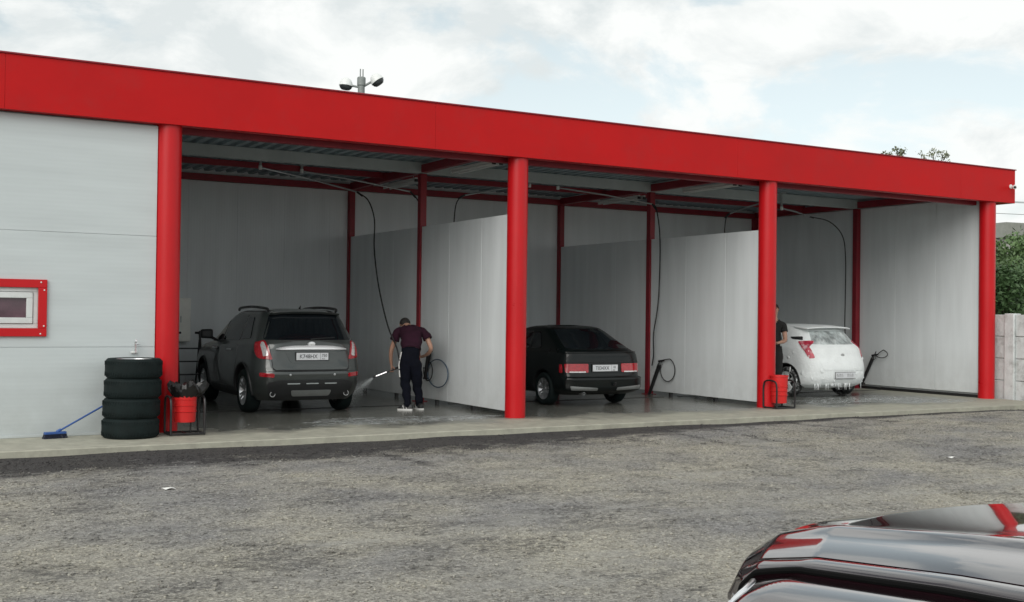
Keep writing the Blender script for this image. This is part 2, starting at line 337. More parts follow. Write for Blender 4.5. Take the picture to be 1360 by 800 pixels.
# ---------------------------------------------------------------- ground
def hgt(x, y):
    return .010*np.sin(1.3*x+.7*y)*np.sin(.9*y-.4*x)+.006*np.sin(3.7*x+1.1)*np.sin(4.3*y+.5*x)
def damp(x, y):
    wd = np.interp(x, [-4, 4.5, 7.5, 9.5, 18], [1.9, 1.6, .9, .45, .22])
    return np.maximum(1.15-(YS-y)/np.maximum(wd, .05)*.8, streak(x, y))
STREAK = [((1.93, -1.4), (2.04, -3.9), .22), ((3.0, -1.5), (2.75, -3.4), .18), ((3.59, -1.5), (3.36, -2.9), .12), ((4.46, -1.5), (4.4, -2.9), .08), ((7.0, -1.5), (6.72, -3.6), .10), ((7.9, -1.5), (7.5, -4.2), .07), ((9.64, -1.4), (9.88, -2.7), .15), ((11.2, -1.5), (11.6, -2.4), .12)]
def streak(x, y):
    o = np.zeros_like(x)-3
    for (a, b, w_) in STREAK:
        dx, dy = b[0]-a[0], b[1]-a[1]; t = np.clip(((x-a[0])*dx+(y-a[1])*dy)/(dx*dx+dy*dy), 0, 1); d = np.hypot(x-a[0]-t*dx, y-a[1]-t*dy)
        o = np.maximum(o, .72-d/w_*.35-.12*t)
    return o
def make_ground():
    xs = np.concatenate([[-900, -300, -100, -40, -20], np.arange(-12, 26, .12), [30, 45, 80, 200, 500, 900]])
    ys = np.concatenate([[-900, -200, -60, -25], np.arange(-17, -1.3, .12), [-1.0, 2, 6, 9, 15, 30, 60, 120, 300, 900]])
    gx, gy = np.meshgrid(xs, ys); z = hgt(gx, gy)
    inside = (gx > -12) & (gx < 26) & (gy < -1.3) & (gy > -17)
    z = np.where(inside, z, 0)+GZ
    # wheel ruts and humps leading out of the bays
    z -= .02*np.exp(-((gy-(-2.6-.10*gx))/.35)**2)*inside
    z = np.where((gx > -9) & (gx < 17.3) & (gy > -1.38) & (gy < 9), GZ-.25, z)
    V = np.stack([gx.ravel(), gy.ravel(), z.ravel()], 1); nx, ny = len(xs), len(ys)
    i = np.arange(nx*ny).reshape(ny, nx)
    F = np.stack([i[:-1, :-1].ravel(), i[:-1, 1:].ravel(), i[1:, 1:].ravel(), i[1:, :-1].ravel()], 1)
    me = bpy.data.meshes.new('ground'); me.from_pydata(V.tolist(), [], F.tolist()); me.materials.append(M['gravel']); me.shade_smooth()
    a = me.attributes.new('damp', 'FLOAT', 'POINT'); a.data.foreach_set('value', np.clip(damp(V[:, 0], V[:, 1]), -3, 1.3).astype(np.float32))
    o = bpy.data.objects.new('ground', me); COL.objects.link(o); struct(o)
make_ground()
def make_stones(name, n, smin, smax, region, power, seed, matl, flat=.55):
    g = np.random.default_rng(seed)
    base = np.array([(1, 0, 0), (-1, 0, 0), (0, 1, 0), (0, -1, 0), (0, 0, 1), (0, 0, -1)], float)
    fc = np.array([(0, 2, 4), (2, 1, 4), (1, 3, 4), (3, 0, 4), (2, 0, 5), (1, 2, 5), (3, 1, 5), (0, 3, 5)])
    x = g.uniform(region[0], region[1], n); y = region[3]-(region[3]-region[2])*g.random(n)**power
    # only where the camera or a step aside could see it
    s = smin+(smax-smin)*g.random(n)**3.2
    a = g.uniform(0, 6.28, n)
    V = base[None]*(s[:, None, None]*g.uniform(.6, 1.25, (n, 6, 1)))
    V[:, :, 2] *= flat
    V += g.normal(0, .18, V.shape)*s[:, None, None]*.6
    ca, sa = np.cos(a)[:, None], np.sin(a)[:, None]
    vx = V[:, :, 0]*ca-V[:, :, 1]*sa; vy = V[:, :, 0]*sa+V[:, :, 1]*ca
    P = np.stack([vx+x[:, None], vy+y[:, None], V[:, :, 2]+(hgt(x, y)+GZ+s*.2)[:, None]], 2).reshape(-1, 3)
    F = (fc[None]+6*np.arange(n)[:, None, None]).reshape(-1, 3)
    me = bpy.data.meshes.new(name); me.vertices.add(len(P)); me.vertices.foreach_set('co', P.ravel().astype(np.float32))
    me.loops.add(F.size); me.loops.foreach_set('vertex_index', F.ravel().astype(np.int32))
    me.polygons.add(len(F)); me.polygons.foreach_set('loop_start', np.arange(0, F.size, 3, dtype=np.int32))
    me.update(calc_edges=True); me.materials.append(matl)
    at = me.attributes.new('damp', 'FLOAT', 'POINT'); at.data.foreach_set('value', np.clip(damp(P[:, 0], P[:, 1]), -3, 1.3).astype(np.float32))
    o = bpy.data.objects.new(name, me); COL.objects.link(o); o['kind'] = 'stuff'; return o
g1 = make_stones('gravel', 110000, .005, .021, (-6, 19, -12.5, -1.52), 1.0, 3, M['stones'])
tag(g1, 'loose grey gravel chips covering the yard in front of the bays', 'gravel')
# ---------------------------------------------------------------- slab (setting)
mb = MB(); mb.box((-8, YS, GZ-.15), (17.2, 8, 0)); struct(mb.build('pavement', M['slab'], bevel=.012))
mb = MB()
for a, b in ((0.2, 5.2), (5.7, 10.6), (11.0, 16.9)): mb.box((a, 2.72, .001), (b, 2.80, .006))
dr = struct(mb.build('drain_channel', M['black'])); 
# ---------------------------------------------------------------- the car wash building
B = thing('car_wash_building', 'long white self-service car wash with red fascia and three open bays', 'building', (0, 0, 0))
# front wall, panels stacked horizontally with window opening
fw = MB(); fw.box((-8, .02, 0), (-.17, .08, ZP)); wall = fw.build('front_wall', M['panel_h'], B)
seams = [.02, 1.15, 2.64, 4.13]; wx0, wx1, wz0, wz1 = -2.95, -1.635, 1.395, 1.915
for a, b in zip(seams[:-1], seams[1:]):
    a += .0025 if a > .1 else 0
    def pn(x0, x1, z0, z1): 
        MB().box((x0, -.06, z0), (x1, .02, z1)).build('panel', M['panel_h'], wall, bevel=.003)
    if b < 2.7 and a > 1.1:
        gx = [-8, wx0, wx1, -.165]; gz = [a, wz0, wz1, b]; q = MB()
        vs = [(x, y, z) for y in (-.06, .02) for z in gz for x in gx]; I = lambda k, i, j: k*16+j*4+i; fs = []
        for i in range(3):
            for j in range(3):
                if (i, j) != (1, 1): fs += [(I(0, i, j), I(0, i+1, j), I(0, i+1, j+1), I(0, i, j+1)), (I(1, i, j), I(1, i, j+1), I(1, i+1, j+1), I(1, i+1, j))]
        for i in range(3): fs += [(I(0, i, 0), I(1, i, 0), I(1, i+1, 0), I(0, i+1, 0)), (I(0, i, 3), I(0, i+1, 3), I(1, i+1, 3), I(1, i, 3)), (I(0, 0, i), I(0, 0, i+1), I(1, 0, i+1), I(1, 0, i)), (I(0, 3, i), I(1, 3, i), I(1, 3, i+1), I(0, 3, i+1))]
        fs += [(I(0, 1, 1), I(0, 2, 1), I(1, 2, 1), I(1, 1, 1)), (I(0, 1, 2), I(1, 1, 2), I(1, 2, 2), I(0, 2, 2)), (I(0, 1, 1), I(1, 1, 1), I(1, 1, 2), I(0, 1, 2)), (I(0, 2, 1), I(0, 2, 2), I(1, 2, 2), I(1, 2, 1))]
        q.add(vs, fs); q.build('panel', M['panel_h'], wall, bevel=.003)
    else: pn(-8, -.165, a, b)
MB().box((-8, -.085, .0), (-.17, -.062, .035)).build('base_trim', M['panel_h'], B, bevel=.004)
# window
wn = MB()
t = .105
for a, b in (((wx0-t, -.10, wz0-t), (wx1+t, -.062, wz0)), ((wx0-t, -.10, wz1), (wx1+t, -.062, wz1+t)), ((wx0-t, -.10, wz0+.001), (wx0, -.062, wz1-.001)), ((wx1, -.10, wz0+.001), (wx1+t, -.062, wz1-.001))): wn.box(a, b)
win = wn.build('window', M['red'], B, bevel=.004)
fr = MB(); f = .10
def ring(mbx, x0, x1, z0, z1, t, y0, y1):
    mbx.box((x0, y0, z0), (x1, y1, z0+t)); mbx.box((x0, y0, z1-t), (x1, y1, z1)); mbx.box((x0, y0, z0+t), (x0+t, y1, z1-t)); mbx.box((x1-t, y0, z0+t), (x1, y1, z1-t))
ring(fr, wx0, wx1, wz0, wz1, .055, -.055, .0); fr.build('frame', M['sash'], win, bevel=.006)
fr = MB(); ring(fr, wx0+.06, wx0+.66, wz0+.06, wz1-.06, .05, -.045, .0); ring(fr, wx0+.67, wx1-.06, wz0+.06, wz1-.06, .075, -.07, .0); fr.build('sash', M['sash'], win, bevel=.006)
MB().box((wx0+.11, -.02, wz0+.11), (wx1-.13, -.012, wz1-.11)).build('pane', M['winglass'], win)
for px, pz in ((wx0-.05, wz1+.07), (wx1+.03, wz1+.07), (wx1+.07, wz1-.03), (wx1+.07, wz0+.03), (wx1+.03, wz0-.07), (wx0-.05, wz0-.07)):
    MB().lathe([(.010, 0), (.010, .006), (.003, .009)], Matrix.Translation((px, -.10, pz)) @ Matrix.Rotation(R(90), 4, 'X'), 8).build('screw', M['white'], win)
# columns
def make_col(x, lab):
    c = MB(); c.lathe([(.165, .0), (.165, H+.25)], Matrix.Translation((x, 0, 0)), 40); c.box((x-.168, .10, 0), (x-.15, .17, H+.1)) if False else None
    o = c.build('column', M['red'], B, ang=60)
    return o
for x in X: make_col(x, '')
# fascia: panels side by side with hairline joints
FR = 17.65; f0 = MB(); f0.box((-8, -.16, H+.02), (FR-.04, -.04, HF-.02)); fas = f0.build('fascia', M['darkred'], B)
xs = [-8, -2.08, 3.92, 9.92, 15.92, FR]
for a, b in zip(xs[:-1], xs[1:]):
    MB().box((a+.0012, -.205, H), (b-.0012, -.162, HF)).build('panel', M['fascia'], fas, bevel=.002)
MB().box((FR-.038, -.16, H), (FR, 7.4, HF)).build('panel', M['fascia'], fas, bevel=.004)
MB().box((-8, -.225, HF+.001), (FR+.02, .03, HF+.022)).build('cap_flashing', M['darkred'], fas, bevel=.003)
MB().box((-8, -.16, H+.001), (FR-.04, -.02, H+.018)).build('soffit', M['red'], fas)
# side panel of roof edge
# roof deck
dk = MB(); pts = []; x = -8.0; zt = 4.478
while x < FR-.2:
    pts += [(x, zt), (x+.09, zt), (x+.115, zt+.05), (x+.20, zt+.05)]; x += .225
poly = pts+[(p[0], p[1]+.006) for p in reversed(pts)]
dk.add([(p[0], -.02, p[1]) for p in pts]+[(p[0], 7.45, p[1]-.0) for p in pts], [(i, i+1, len(pts)+i+1, len(pts)+i) for i in range(len(pts)-1)])
deck = dk.build('roof_deck', M['deck'], B, ang=10)
MB().box((-8, -.02, 4.62), (FR-.05, 7.45, 4.72)).build('roof_covering', M['greybeam'], B)
# longitudinal beams
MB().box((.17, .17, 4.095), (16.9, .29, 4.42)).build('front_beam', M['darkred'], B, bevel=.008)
bA = MB().box((.02, D1-.06, ZP), (16.95, D1+.07, 4.475)).build('middle_beam', M['greybeam'], B, bevel=.008)
MB().box((.02, 5.25, 4.36), (16.95, 5.33, 4.47)).build('purlin', M['darkred'], B, bevel=.006)
MB().box((.02, 1.75, 4.44), (16.95, 1.81, 4.49)).build('purlin', M['greybeam'], B, bevel=.006)
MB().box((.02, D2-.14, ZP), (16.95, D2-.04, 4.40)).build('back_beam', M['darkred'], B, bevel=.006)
for x in X[1:]:
    xx = x-.02 if x < 17 else x-.10
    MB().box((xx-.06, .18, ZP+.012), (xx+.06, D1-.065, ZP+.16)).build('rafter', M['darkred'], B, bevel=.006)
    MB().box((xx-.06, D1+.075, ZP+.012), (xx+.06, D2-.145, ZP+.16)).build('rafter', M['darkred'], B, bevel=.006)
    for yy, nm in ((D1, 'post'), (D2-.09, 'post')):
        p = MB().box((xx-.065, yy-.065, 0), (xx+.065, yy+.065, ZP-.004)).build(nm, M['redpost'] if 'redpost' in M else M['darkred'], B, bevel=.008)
        MB().box((xx-.11, yy-.11, 0), (xx+.11, yy+.11, .012)).build('base_plate', M['darkred'], p)
# walls: back wall panels, left wall, right wall, partitions
bw = MB().box((-8, D2+.02, 0), (17.1, D2+.10, 4.615)).build('back_wall', M['panel_b'], B)
for k in range(17):
    a = k*1.0+.02; b = min(a+.998, 16.95)
    if b-a > .1: MB().box((a, D2-.035, .05), (b, D2+.019, 4.26)).build('panel', M['panel_b'], bw, bevel=.0015)
lw = MB().box((-.10, .09, 0), (-.02, D2, 4.26)).build('side_wall', M['panel_v'], B)
rw = MB().box((17.06, .05, .06), (17.12, D2, 4.40)).build('side_wall', M['panel_v'], B)
for (y0, y1) in ((.17, 1.28), (1.286, 2.40), (2.406, 3.46), (3.60, 4.8), (4.806, 6.0), (6.006, 7.0)):
    MB().box((16.985, y0, .10), (17.058, y1, 4.262)).build('panel', M['panel_v'], rw, bevel=.004)
MB().box((17.0, .02, .0), (17.13, D2, .06)).build('plinth', M['blackmetal'], rw)
def partition(x):
    p = MB().box((x-.03, .15, G+.03), (x+.03, D1-.08, HP-.03)); p.box((x-.03, D1+.08, G+.03), (x+.03, D2-.2, HP-.03))
    o = p.build('partition', M['panel_v'], B)
    for (y0, y1) in ((.145, 1.10), (1.105, 2.30), (2.305, D1-.07), (D1+.075, 4.75), (4.755, 5.9), (5.905, D2-.16)):
        MB().box((x-.042, y0, G), (x+.042, y1, HP)).build('panel', M['panel_v'], o, bevel=.004)
    for y in (1.4, 2.8, 4.6, 6.2): MB().box((x-.03, y-.03, 0), (x+.03, y+.03, G-.001)).build('foot', M['blackmetal'], o)
partition(X[1]-.01); partition(X[2]-.01)
# ceiling lights
LBL = ['above the first partition', 'above the second partition']
for i, x in enumerate((X[1], X[2], X[1], X[2], 8.2, 2.6)):
    y0 = 1.1 if i < 2 else 4.2
    if i > 3: continue
    xx = x+.12
    t = thing('ceiling_light', '%s twin-tube ceiling light unlit beside the roof rafter %s' % (('front', 'rear')[i > 1], LBL[i % 2]), 'ceiling light', (xx, y0, 4.20), 0, 'unlit twin-tube lights under the bay roof')
    for k in (0, 1): MB().box((.025+.14*k, 0, .045), (.075+.14*k, 1.6, .085)).build('housing', M['white'], t, bevel=.008)
    for yy in (.3, 1.3): MB().tube([(.12, yy, .09), (.12, yy, .28)], .006, 6).build('hanger', M['steel'], t)
    for k in (0, 1):
        MB().tube([(.05+.14*k, .03, .02), (.05+.14*k, 1.57, .02)], .022, 10).build('tube', M['white'], t)
        MB().box((.02+.14*k, -.01, .0), (.08+.14*k, .03, .052)).build('holder', M['black'], t)
# ---------------------------------------------------------------- swinging boom arms with hoses
def boom(piv, tip, hose, label, drop=True):
    t = thing('boom_arm', label, 'boom arm', piv, 0, 'swinging hose booms under the bay roof')
    P = Vector(piv); q = Vector(tip)-P
    b = MB(); b.box((-.07, -.07, 4.46-P.z), (.07, .07, 4.49-P.z)); b.tube([(0, 0, -.02), (0, 0, 4.47-P.z)], .028, 10); b.build('bracket', M['steel'], t)
    MB().lathe([(.028, -.04), (.034, -.02), (.034, .03), (.022, .05)], None, 14).build('swivel', M['white'], t)
    MB().tube([(0, 0, 0), q*.5+Vector((0, 0, .02)), q], .017, 8).build('pipe', M['steel'], t)
    if hose:
        H_ = [Vector(h)-P for h in hose]
        MB().tube(catmull([q]+H_, 8), .013, 8).build('hose', M['black'], t)
        c = q+(H_[0]-q)*.5
        MB().tube([q, q+(H_[0]-q).normalized()*.16], .02, 8).build('coupling', M['blackmetal'], t)
    else:
        c = MB(); 
    return t
boom((2.79, 4.9, 4.33), (4.86, 5.24, 4.04), [(5.0, 5.0, 3.86), (4.97, 4.6, 3.45), (4.72, 4.0, 2.86), (4.52, 3.3, 2.14), (4.27, 2.3, 1.44), (4.38, 2.15, 1.05), (4.42, 2.1, .78)], 'steel boom arm in the first bay whose hose curves down to the crouched washer')
boom((3.70, 5.2, 4.36), (5.55, 4.22, 4.0), [(5.66, 4.15, 3.86), (5.76, 4.1, 3.6), (5.78, 4.1, 3.2), (5.75, 4.1, 1.4)], 'steel boom arm in the first bay reaching behind the middle post')
boom((8.40, 4.5, 4.34), (6.57, 3.9, 3.97), [(6.45, 3.9, 3.9), (6.38, 3.95, 3.6), (6.36, 4.0, 2.4), (6.3, 4.1, 1.2)], 'steel boom arm in the middle bay pointing left, hose hooking down behind the partition top')
boom((9.1, 4.5, 4.34), (10.72, 3.35, 4.0), [(10.76, 3.25, 3.86), (10.74, 3.1, 3.2), (10.70, 3.08, 2.0), (10.64, 3.15, 1.3), (10.68, 3.2, .86), (10.72, 3.3, .62)], 'steel boom arm in the middle bay pointing right, hose hanging down beside the second partition')
boom((14.6, 4.2, 4.34), (13.30, 3.9, 3.98), [(13.22, 3.9, 3.92), (13.18, 3.92, 3.6), (13.15, 4.0, 2.2)], 'steel boom arm in the right bay pointing left toward the red column')
boom((14.40, 3.4, 4.13), (15.46, 3.6, 4.01), [(16.2, 3.72, 3.95), (16.70, 3.78, 3.66), (16.85, 3.8, 3.15), (16.75, 3.7, 2.07), (16.43, 3.4, 1.44), (16.3, 3.2, .8)], 'steel boom arm in the right bay with its hose arching down behind the white car')
# ---------------------------------------------------------------- lance holders
def gun(t, p0, d, nm='spray_gun'):
    """gun body with trigger at p0 pointing along d"""
    d = Vector(d).normalized(); p0 = Vector(p0)
    g = MB(); g.tube([p0-d*.10, p0+d*.08], [.022, .018], 8); g.tube([p0-d*.06, p0-d*.13+Vector((0, 0, -.13))], [.02, .016], 8)
    g.tube([p0+Vector((0, 0, -.02)), p0+d*.02+Vector((0, 0, -.08)), p0-d*.10+Vector((0, 0, -.13))], .006, 6)
    return g.build(nm, M['blackmetal'], t)
def holster(label, base, top, loop_c, ry, rz, extra=None):
    t = thing('lance_holder', label, 'lance holder', base, 0, 'black holders for the pressure-washer lances')
    b = Vector(base); tp = Vector(top)-b
    MB().tube([(0, 0, .0), tp*.92], [.034, .040], 12).build('holster_tube', M['blackmetal'], t)
    MB().tube([tp*.45, tp*1.0], .012, 8).build('lance', M['steel'], t)
    gun(t, tp+Vector((0, -.05, .03)), (0, -1, .15))
    MB().box((-.02, -.03, -.01), (.09, .05, .02)).build('bracket', M['blackmetal'], t)
    c = Vector(loop_c)-b
    pts = [tp+Vector((0, -.12, .05))]+[c+Vector((0, -ry*math.sin(R(a)), rz*math.cos(R(a)))) for a in range(15, 300, 15)]+[tp*.35+Vector((.02, 0, 0))]
    MB().tube(catmull(pts, 3), .010, 7).build('hose', M['black'], t)
    if extra:
        for (cc, r1, r2, mm) in extra:
            cc = Vector(cc)-b
            MB().tube([cc+Vector((0, -r1*math.sin(R(a)), r2*math.cos(R(a)))) for a in range(0, 365, 12)], .010, 7, cap=False).build('hose_coil', M[mm], t)
    return t
holster('black lance holder with two hose coils beside the bending washer, on the first partition', (5.38, 3.1, .45), (5.38, 2.95, .92), (5.38, 2.98, .60), .19, .18, [((5.40, 2.62, .57), .42, .25, 'hosegrey')])
holster('tall black lance holder leaning at the foot of the second partition beside the dark hatchback', (10.74, 3.42, .0), (10.74, 3.05, .70), (10.74, 2.80, .55), .24, .235)
holster('black lance holder on the right end wall behind the foam-covered car', (16.9, 3.30, .12), (16.9, 2.95, .78), (16.9, 2.72, .84), .18, .09)
# ---------------------------------------------------------------- wheels / tyres
def tyre_prof(r, w, ri):
    h = w/2
    return [(ri, -h*.92), (ri+.25*(r-ri), -h), (ri+.7*(r-ri), -h*1.02), (r-.02, -h*.93), (r-.005, -h*.75), (r, -h*.4), (r, h*.4), (r-.005, h*.75), (r-.02, h*.93), (ri+.7*(r-ri), h*1.02), (ri+.25*(r-ri), h), (ri, h*.92)]
def wheel(parent, loc, r, w, ri, side, spokes=5, rimmat='alloy', dark=True, foam=False):
    """wheel on the x axis; side=-1: outer face to -x"""
    Mx = Matrix.Rotation(R(90)*side, 4, 'Y')
    wmb = MB(); wmb.lathe(tyre_prof(r, w, ri), Mx, 40, close=True)
    n = 40
    t = wmb.build('wheel', M['foamtyre'] if foam and 'foamtyre' in M else M['rubber'], parent, loc=loc)
    rm = MB(); h = w/2
    rm.lathe([(ri+.004, h*.95), (ri-.014, h*.88), (ri-.03, h*.2), (ri-.05, -.0), (ri-.03, -h*.8), (ri+.0, -h*.9)], Mx, 32)
    rm2 = MB()
    rm.v = rm.v; 
    # remove cap discs of rim barrel
    rm.f = [f for f in rm.f if len(f) == 4]; rm.mi = [0]*len(rm.f)
    rm.lathe([(.001, h*.62), (.035, h*.66), (.045, h*.55), (.055, h*.3)], Mx, 16)
    for k in range(spokes):
        a = 2*math.pi*k/spokes
        for da in (-.16, .16) if spokes <= 6 else (0,):
            c0 = Vector((.04*math.cos(a+da*.6), .04*math.sin(a+da*.6), h*.52)); c1 = Vector(((ri-.012)*math.cos(a+da), (ri-.012)*math.sin(a+da), h*.80))
            u = (c1-c0).normalized(); s_ = u.cross(Vector((0, 0, 1))).normalized()*.016
            z = Vector((0, 0, .02)); q = [c0-s_-z, c0+s_-z, c0+s_+z*.3, c0-s_+z*.3, c1-s_*1.2-z, c1+s_*1.2-z, c1+s_*1.2+z*.3, c1-s_*1.2+z*.3]
            rm.add([Mx @ p for p in q], [(0, 1, 2, 3), (4, 7, 6, 5), (0, 4, 5, 1), (1, 5, 6, 2), (2, 6, 7, 3), (3, 7, 4, 0)])
    rm.build('rim', M[rimmat], t)
    MB().lathe([(.001, -h*.1), (ri*.62, -h*.1), (ri*.62, -h*.3), (.001, -h*.3)], Mx, 24).build('brake_disc', M['blackmetal'], t)
    return t
# ---------------------------------------------------------------- car surface
def herm(xk, yk):
    xk = np.array(xk, float); yk = np.array(yk, float); d = np.diff(yk)/np.diff(xk); m_ = np.zeros(len(xk)); m_[0] = d[0]; m_[-1] = d[-1]
    for i in range(1, len(xk)-1): m_[i] = 0 if d[i-1]*d[i] <= 0 else 2*d[i-1]*d[i]/(d[i-1]+d[i])
    def f(x):
        x = min(max(x, xk[0]), xk[-1]); i = min(int(np.searchsorted(xk, x, 'right')-1), len(xk)-2); h = xk[i+1]-xk[i]; t = (x-xk[i])/h
        return float((2*t**3-3*t*t+1)*yk[i]+(t**3-2*t*t+t)*h*m_[i]+(-2*t**3+3*t*t)*yk[i+1]+(t**3-t*t)*h*m_[i+1])
    return f
class Car:
    def __init__(s, L_, keys, n=3.2, taper=.05, rc=.42):
        z = [k[0] for k in keys]; s.yr = herm(z, [k[1] for k in keys]); s.yf = herm(z, [k[2] for k in keys]); s.hw = herm(z, [k[3] for k in keys])
        s.z = z; s.n = n; s.L = L_; s.tp = taper; s.rc = rc
    def tap(s, y):
        q = max(0, abs(y-s.L*.48)/(s.L*.5)); return 1-s.tp*q**2.5
    def corner(s, z):
        yr, yf = s.yr(z), s.yf(z); return yr, yf, min(s.rc, (yf-yr)*.499)
    def side(s, y, z, sg):
        yr, yf, rc = s.corner(z); q = max(1e-4, min(1, min(y-yr, yf-y)/rc))
        return Vector((sg*s.hw(z)*s.tap(y)*(1-(1-q)**s.n)**(1/s.n), y, z))
    def _end(s, x, z):
        yr, yf, rc = s.corner(z); u = min(.9995, abs(x/(s.hw(z)*(1-s.tp)))); return yr, yf, rc*(1-(1-u**s.n)**(1/s.n))
    def rear(s, x, z): yr, yf, d = s._end(x, z); return Vector((x, yr+d, z))
    def front(s, x, z): yr, yf, d = s._end(x, z); return Vector((x, yf-d, z))
    def body(s, mats, parent, arches, nz=64, npr=140):
        zz = list(np.linspace(s.z[0], s.z[-1], nz)); vs = []
        for z in zz:
            yr, yf, hw = s.yr(z), s.yf(z), s.hw(z); yc = (yr+yf)/2; hl = (yf-yr)/2
            rc = min(s.rc, hl*.998); ph_ = np.linspace(0, np.pi/2, 200); cx_ = hw*np.sin(ph_)**(2/s.n); cy_ = rc*(1-np.cos(ph_)**(2/s.n))
            sy_ = np.linspace(yr+rc, yf-rc, 60)[1:-1]
            hx = np.concatenate([cx_, np.full(len(sy_), hw), cx_[::-1]]); hy = np.concatenate([yr+cy_, sy_, (yf-cy_)[::-1]])
            px = np.concatenate([hx, -hx[::-1][1:-1]]); py = np.concatenate([hy, hy[::-1][1:-1]])
            # insert straight coverage: resample by arclength
            px = np.append(px, px[0]); py = np.append(py, py[0]); d = np.concatenate([[0], np.cumsum(np.hypot(np.diff(px), np.diff(py)))])
            q = np.linspace(0, d[-1], npr, endpoint=False); rx = np.interp(q, d, px); ry = np.interp(q, d, py)
            vs += [(x*s.tap(y), y, z) for x, y in zip(rx, ry)]
        b = MB(); n = npr
        b.add(vs, [(i*n+j, i*n+(j+1) % n, (i+1)*n+(j+1) % n, (i+1)*n+j) for i in range(nz-1) for j in range(n)]+[tuple(reversed(range(n))), tuple(range((nz-1)*n, nz*n))])
        o = b.build('body', mats, parent, ang=50)
        for (y, z, r) in arches:
            c = MB(); c.cur = 1
            for sg in (-1, 1): 
                c.lathe([(r, .55), (r, 1.2)], Matrix.Translation((0, y, z)) @ Matrix.Rotation(R(90)*sg, 4, 'Y'), 40)
            co = c.build('cut', mats, None); co.parent = parent
            md = o.modifiers.new('b', 'BOOLEAN'); md.operation = 'DIFFERENCE'; md.object = co; md.solver = 'EXACT'
            bpy.context.view_layer.update()
            dg = bpy.context.evaluated_depsgraph_get(); me = bpy.data.meshes.new_from_object(o.evaluated_get(dg)); o.modifiers.clear(); old = o.data; o.data = me
            smooth(me, 50)
            bpy.data.objects.remove(co)
        return o
    def patch(s, face, poly, name, material, parent, off=.006, depth=.02, nc=14, rnd=.03, sg=1, nr=12):
        """polygon in (a,z) on the surface, laid off mm proud with a skirt"""
        if rnd:
            q = []; P = [Vector(p) for p in poly]; n = len(P)
            for i in range(n):
                a, b, c = P[i-1], P[i], P[(i+1) % n]; d1 = (a-b); d2 = (c-b); r1 = min(rnd, d1.length*.4); r2 = min(rnd, d2.length*.4)
                p1 = b+d1.normalized()*r1; p2 = b+d2.normalized()*r2
                for t in (0, .25, .5, .75, 1): q.append((1-t)**2*p1+2*t*(1-t)*b+t*t*p2)
            poly = [(p.x, p.y) for p in q]
        zs = [p[1] for p in poly]; z0, z1 = min(zs)+1e-5, max(zs)-1e-5
        rows = sorted(set([z0, z1]+[round(v, 5) for v in zs if z0 < v < z1]+list(np.linspace(z0, z1, nr))))
        rr = [rows[0]]
        for v in rows[1:]:
            if v-rr[-1] > 5e-4: rr.append(v)
        f = {'side': lambda a, z: s.side(a, z, sg), 'rear': s.rear, 'front': s.front}[face]
        def N_(a, z):
            e = .004; u = f(a+e, z)-f(a-e, z); v = f(a, z+e)-f(a, z-e); c = u.cross(v).normalized(); p = f(a, z)
            ref = Vector((sg, 0, .2)) if face == 'side' else Vector((0, -1 if face == 'rear' else 1, .2))
            return c if c.dot(ref) > 0 else -c
        top = []; bot = []
        for z in rr:
            xs_ = []
            for i in range(len(poly)):
                (x0, a0), (x1, a1) = poly[i], poly[(i+1) % len(poly)]
                if (a0-z)*(a1-z) <= 0 and abs(a1-a0) > 1e-9: xs_.append(x0+(x1-x0)*(z-a0)/(a1-a0))
            l0, l1 = min(xs_), max(xs_)
            for j in range(nc):
                a = l0+(l1-l0)*j/(nc-1); nn = N_(a, z); p = f(a, z); top.append(p+nn*off); bot.append(p+nn*(off-depth))
        K = len(rr); n0 = len(top); fs = []
        for i in range(K-1):
            for j in range(nc-1): fs.append((i*nc+j, i*nc+j+1, (i+1)*nc+j+1, (i+1)*nc+j))
        rim = [j for j in range(nc)]+[i*nc+nc-1 for i in range(1, K)]+[(K-1)*nc+j for j in range(nc-2, -1, -1)]+[i*nc for i in range(K-2, 0, -1)]
        for i in range(len(rim)): a, b = rim[i], rim[(i+1) % len(rim)]; fs.append((a, b, n0+b, n0+a))
        mb = MB(); mb.add(top+bot, fs); return mb.build(name, material, parent, ang=40)
    def strip(s, face, pts, r, name, material, parent, off=.0, sg=1, n=6):
        f = {'side': lambda a, z: s.side(a, z, sg), 'rear': s.rear, 'front': s.front}[face]
        P = [f(a, z) for a, z in pts]; d = Vector((sg, 0, 0)) if face == 'side' else Vector((0, -1, 0))
        return MB().tube([p+d*off for p in P], r, n).build(name, material, parent)
def fine(pts, k=10):
    o = []
    for a, b in zip(pts[:-1], pts[1:]): o += [(a[0]+(b[0]-a[0])*i/k, a[1]+(b[1]-a[1])*i/k) for i in range(k)]
    return o+[pts[-1]]
def mir(p): return [(-a, z) for a, z in p]
def plate(parent, car, zc, body, w=.52, h=.112, xc=0, off=.02, reg='750', size=.088, dark=False):
    p = car.rear(xc, zc); m4 = Matrix.Translation((xc, p.y-off, zc)) @ Matrix.Rotation(R(90), 4, 'X')
    pl = MB().box((-w/2, -h/2, -.006), (w/2, h/2, .004)).build('number_plate', M['plate'], parent, bevel=.003); pl.matrix_local = m4
    rimb = MB(); rimb.box((-w/2-.012, -h/2-.012, -.012), (w/2+.012, h/2+.012, -.004)); rimb.build('plate_holder', M['black'], pl)
    text(body, size, M['ink'], pl, Matrix.Translation((-.065, -.002, .005)), 'lettering', .92)
    text(reg, size*.72, M['ink'], pl, Matrix.Translation((.195, .012, .005)), 'lettering', .92)
    text('RUS', size*.28, M['ink'], pl, Matrix.Translation((.18, -.038, .005)), 'lettering', 1)
    MB().box((.128, -h/2, .004), (.131, h/2, .0055)).build('divider', M['ink'], pl)
    return pl
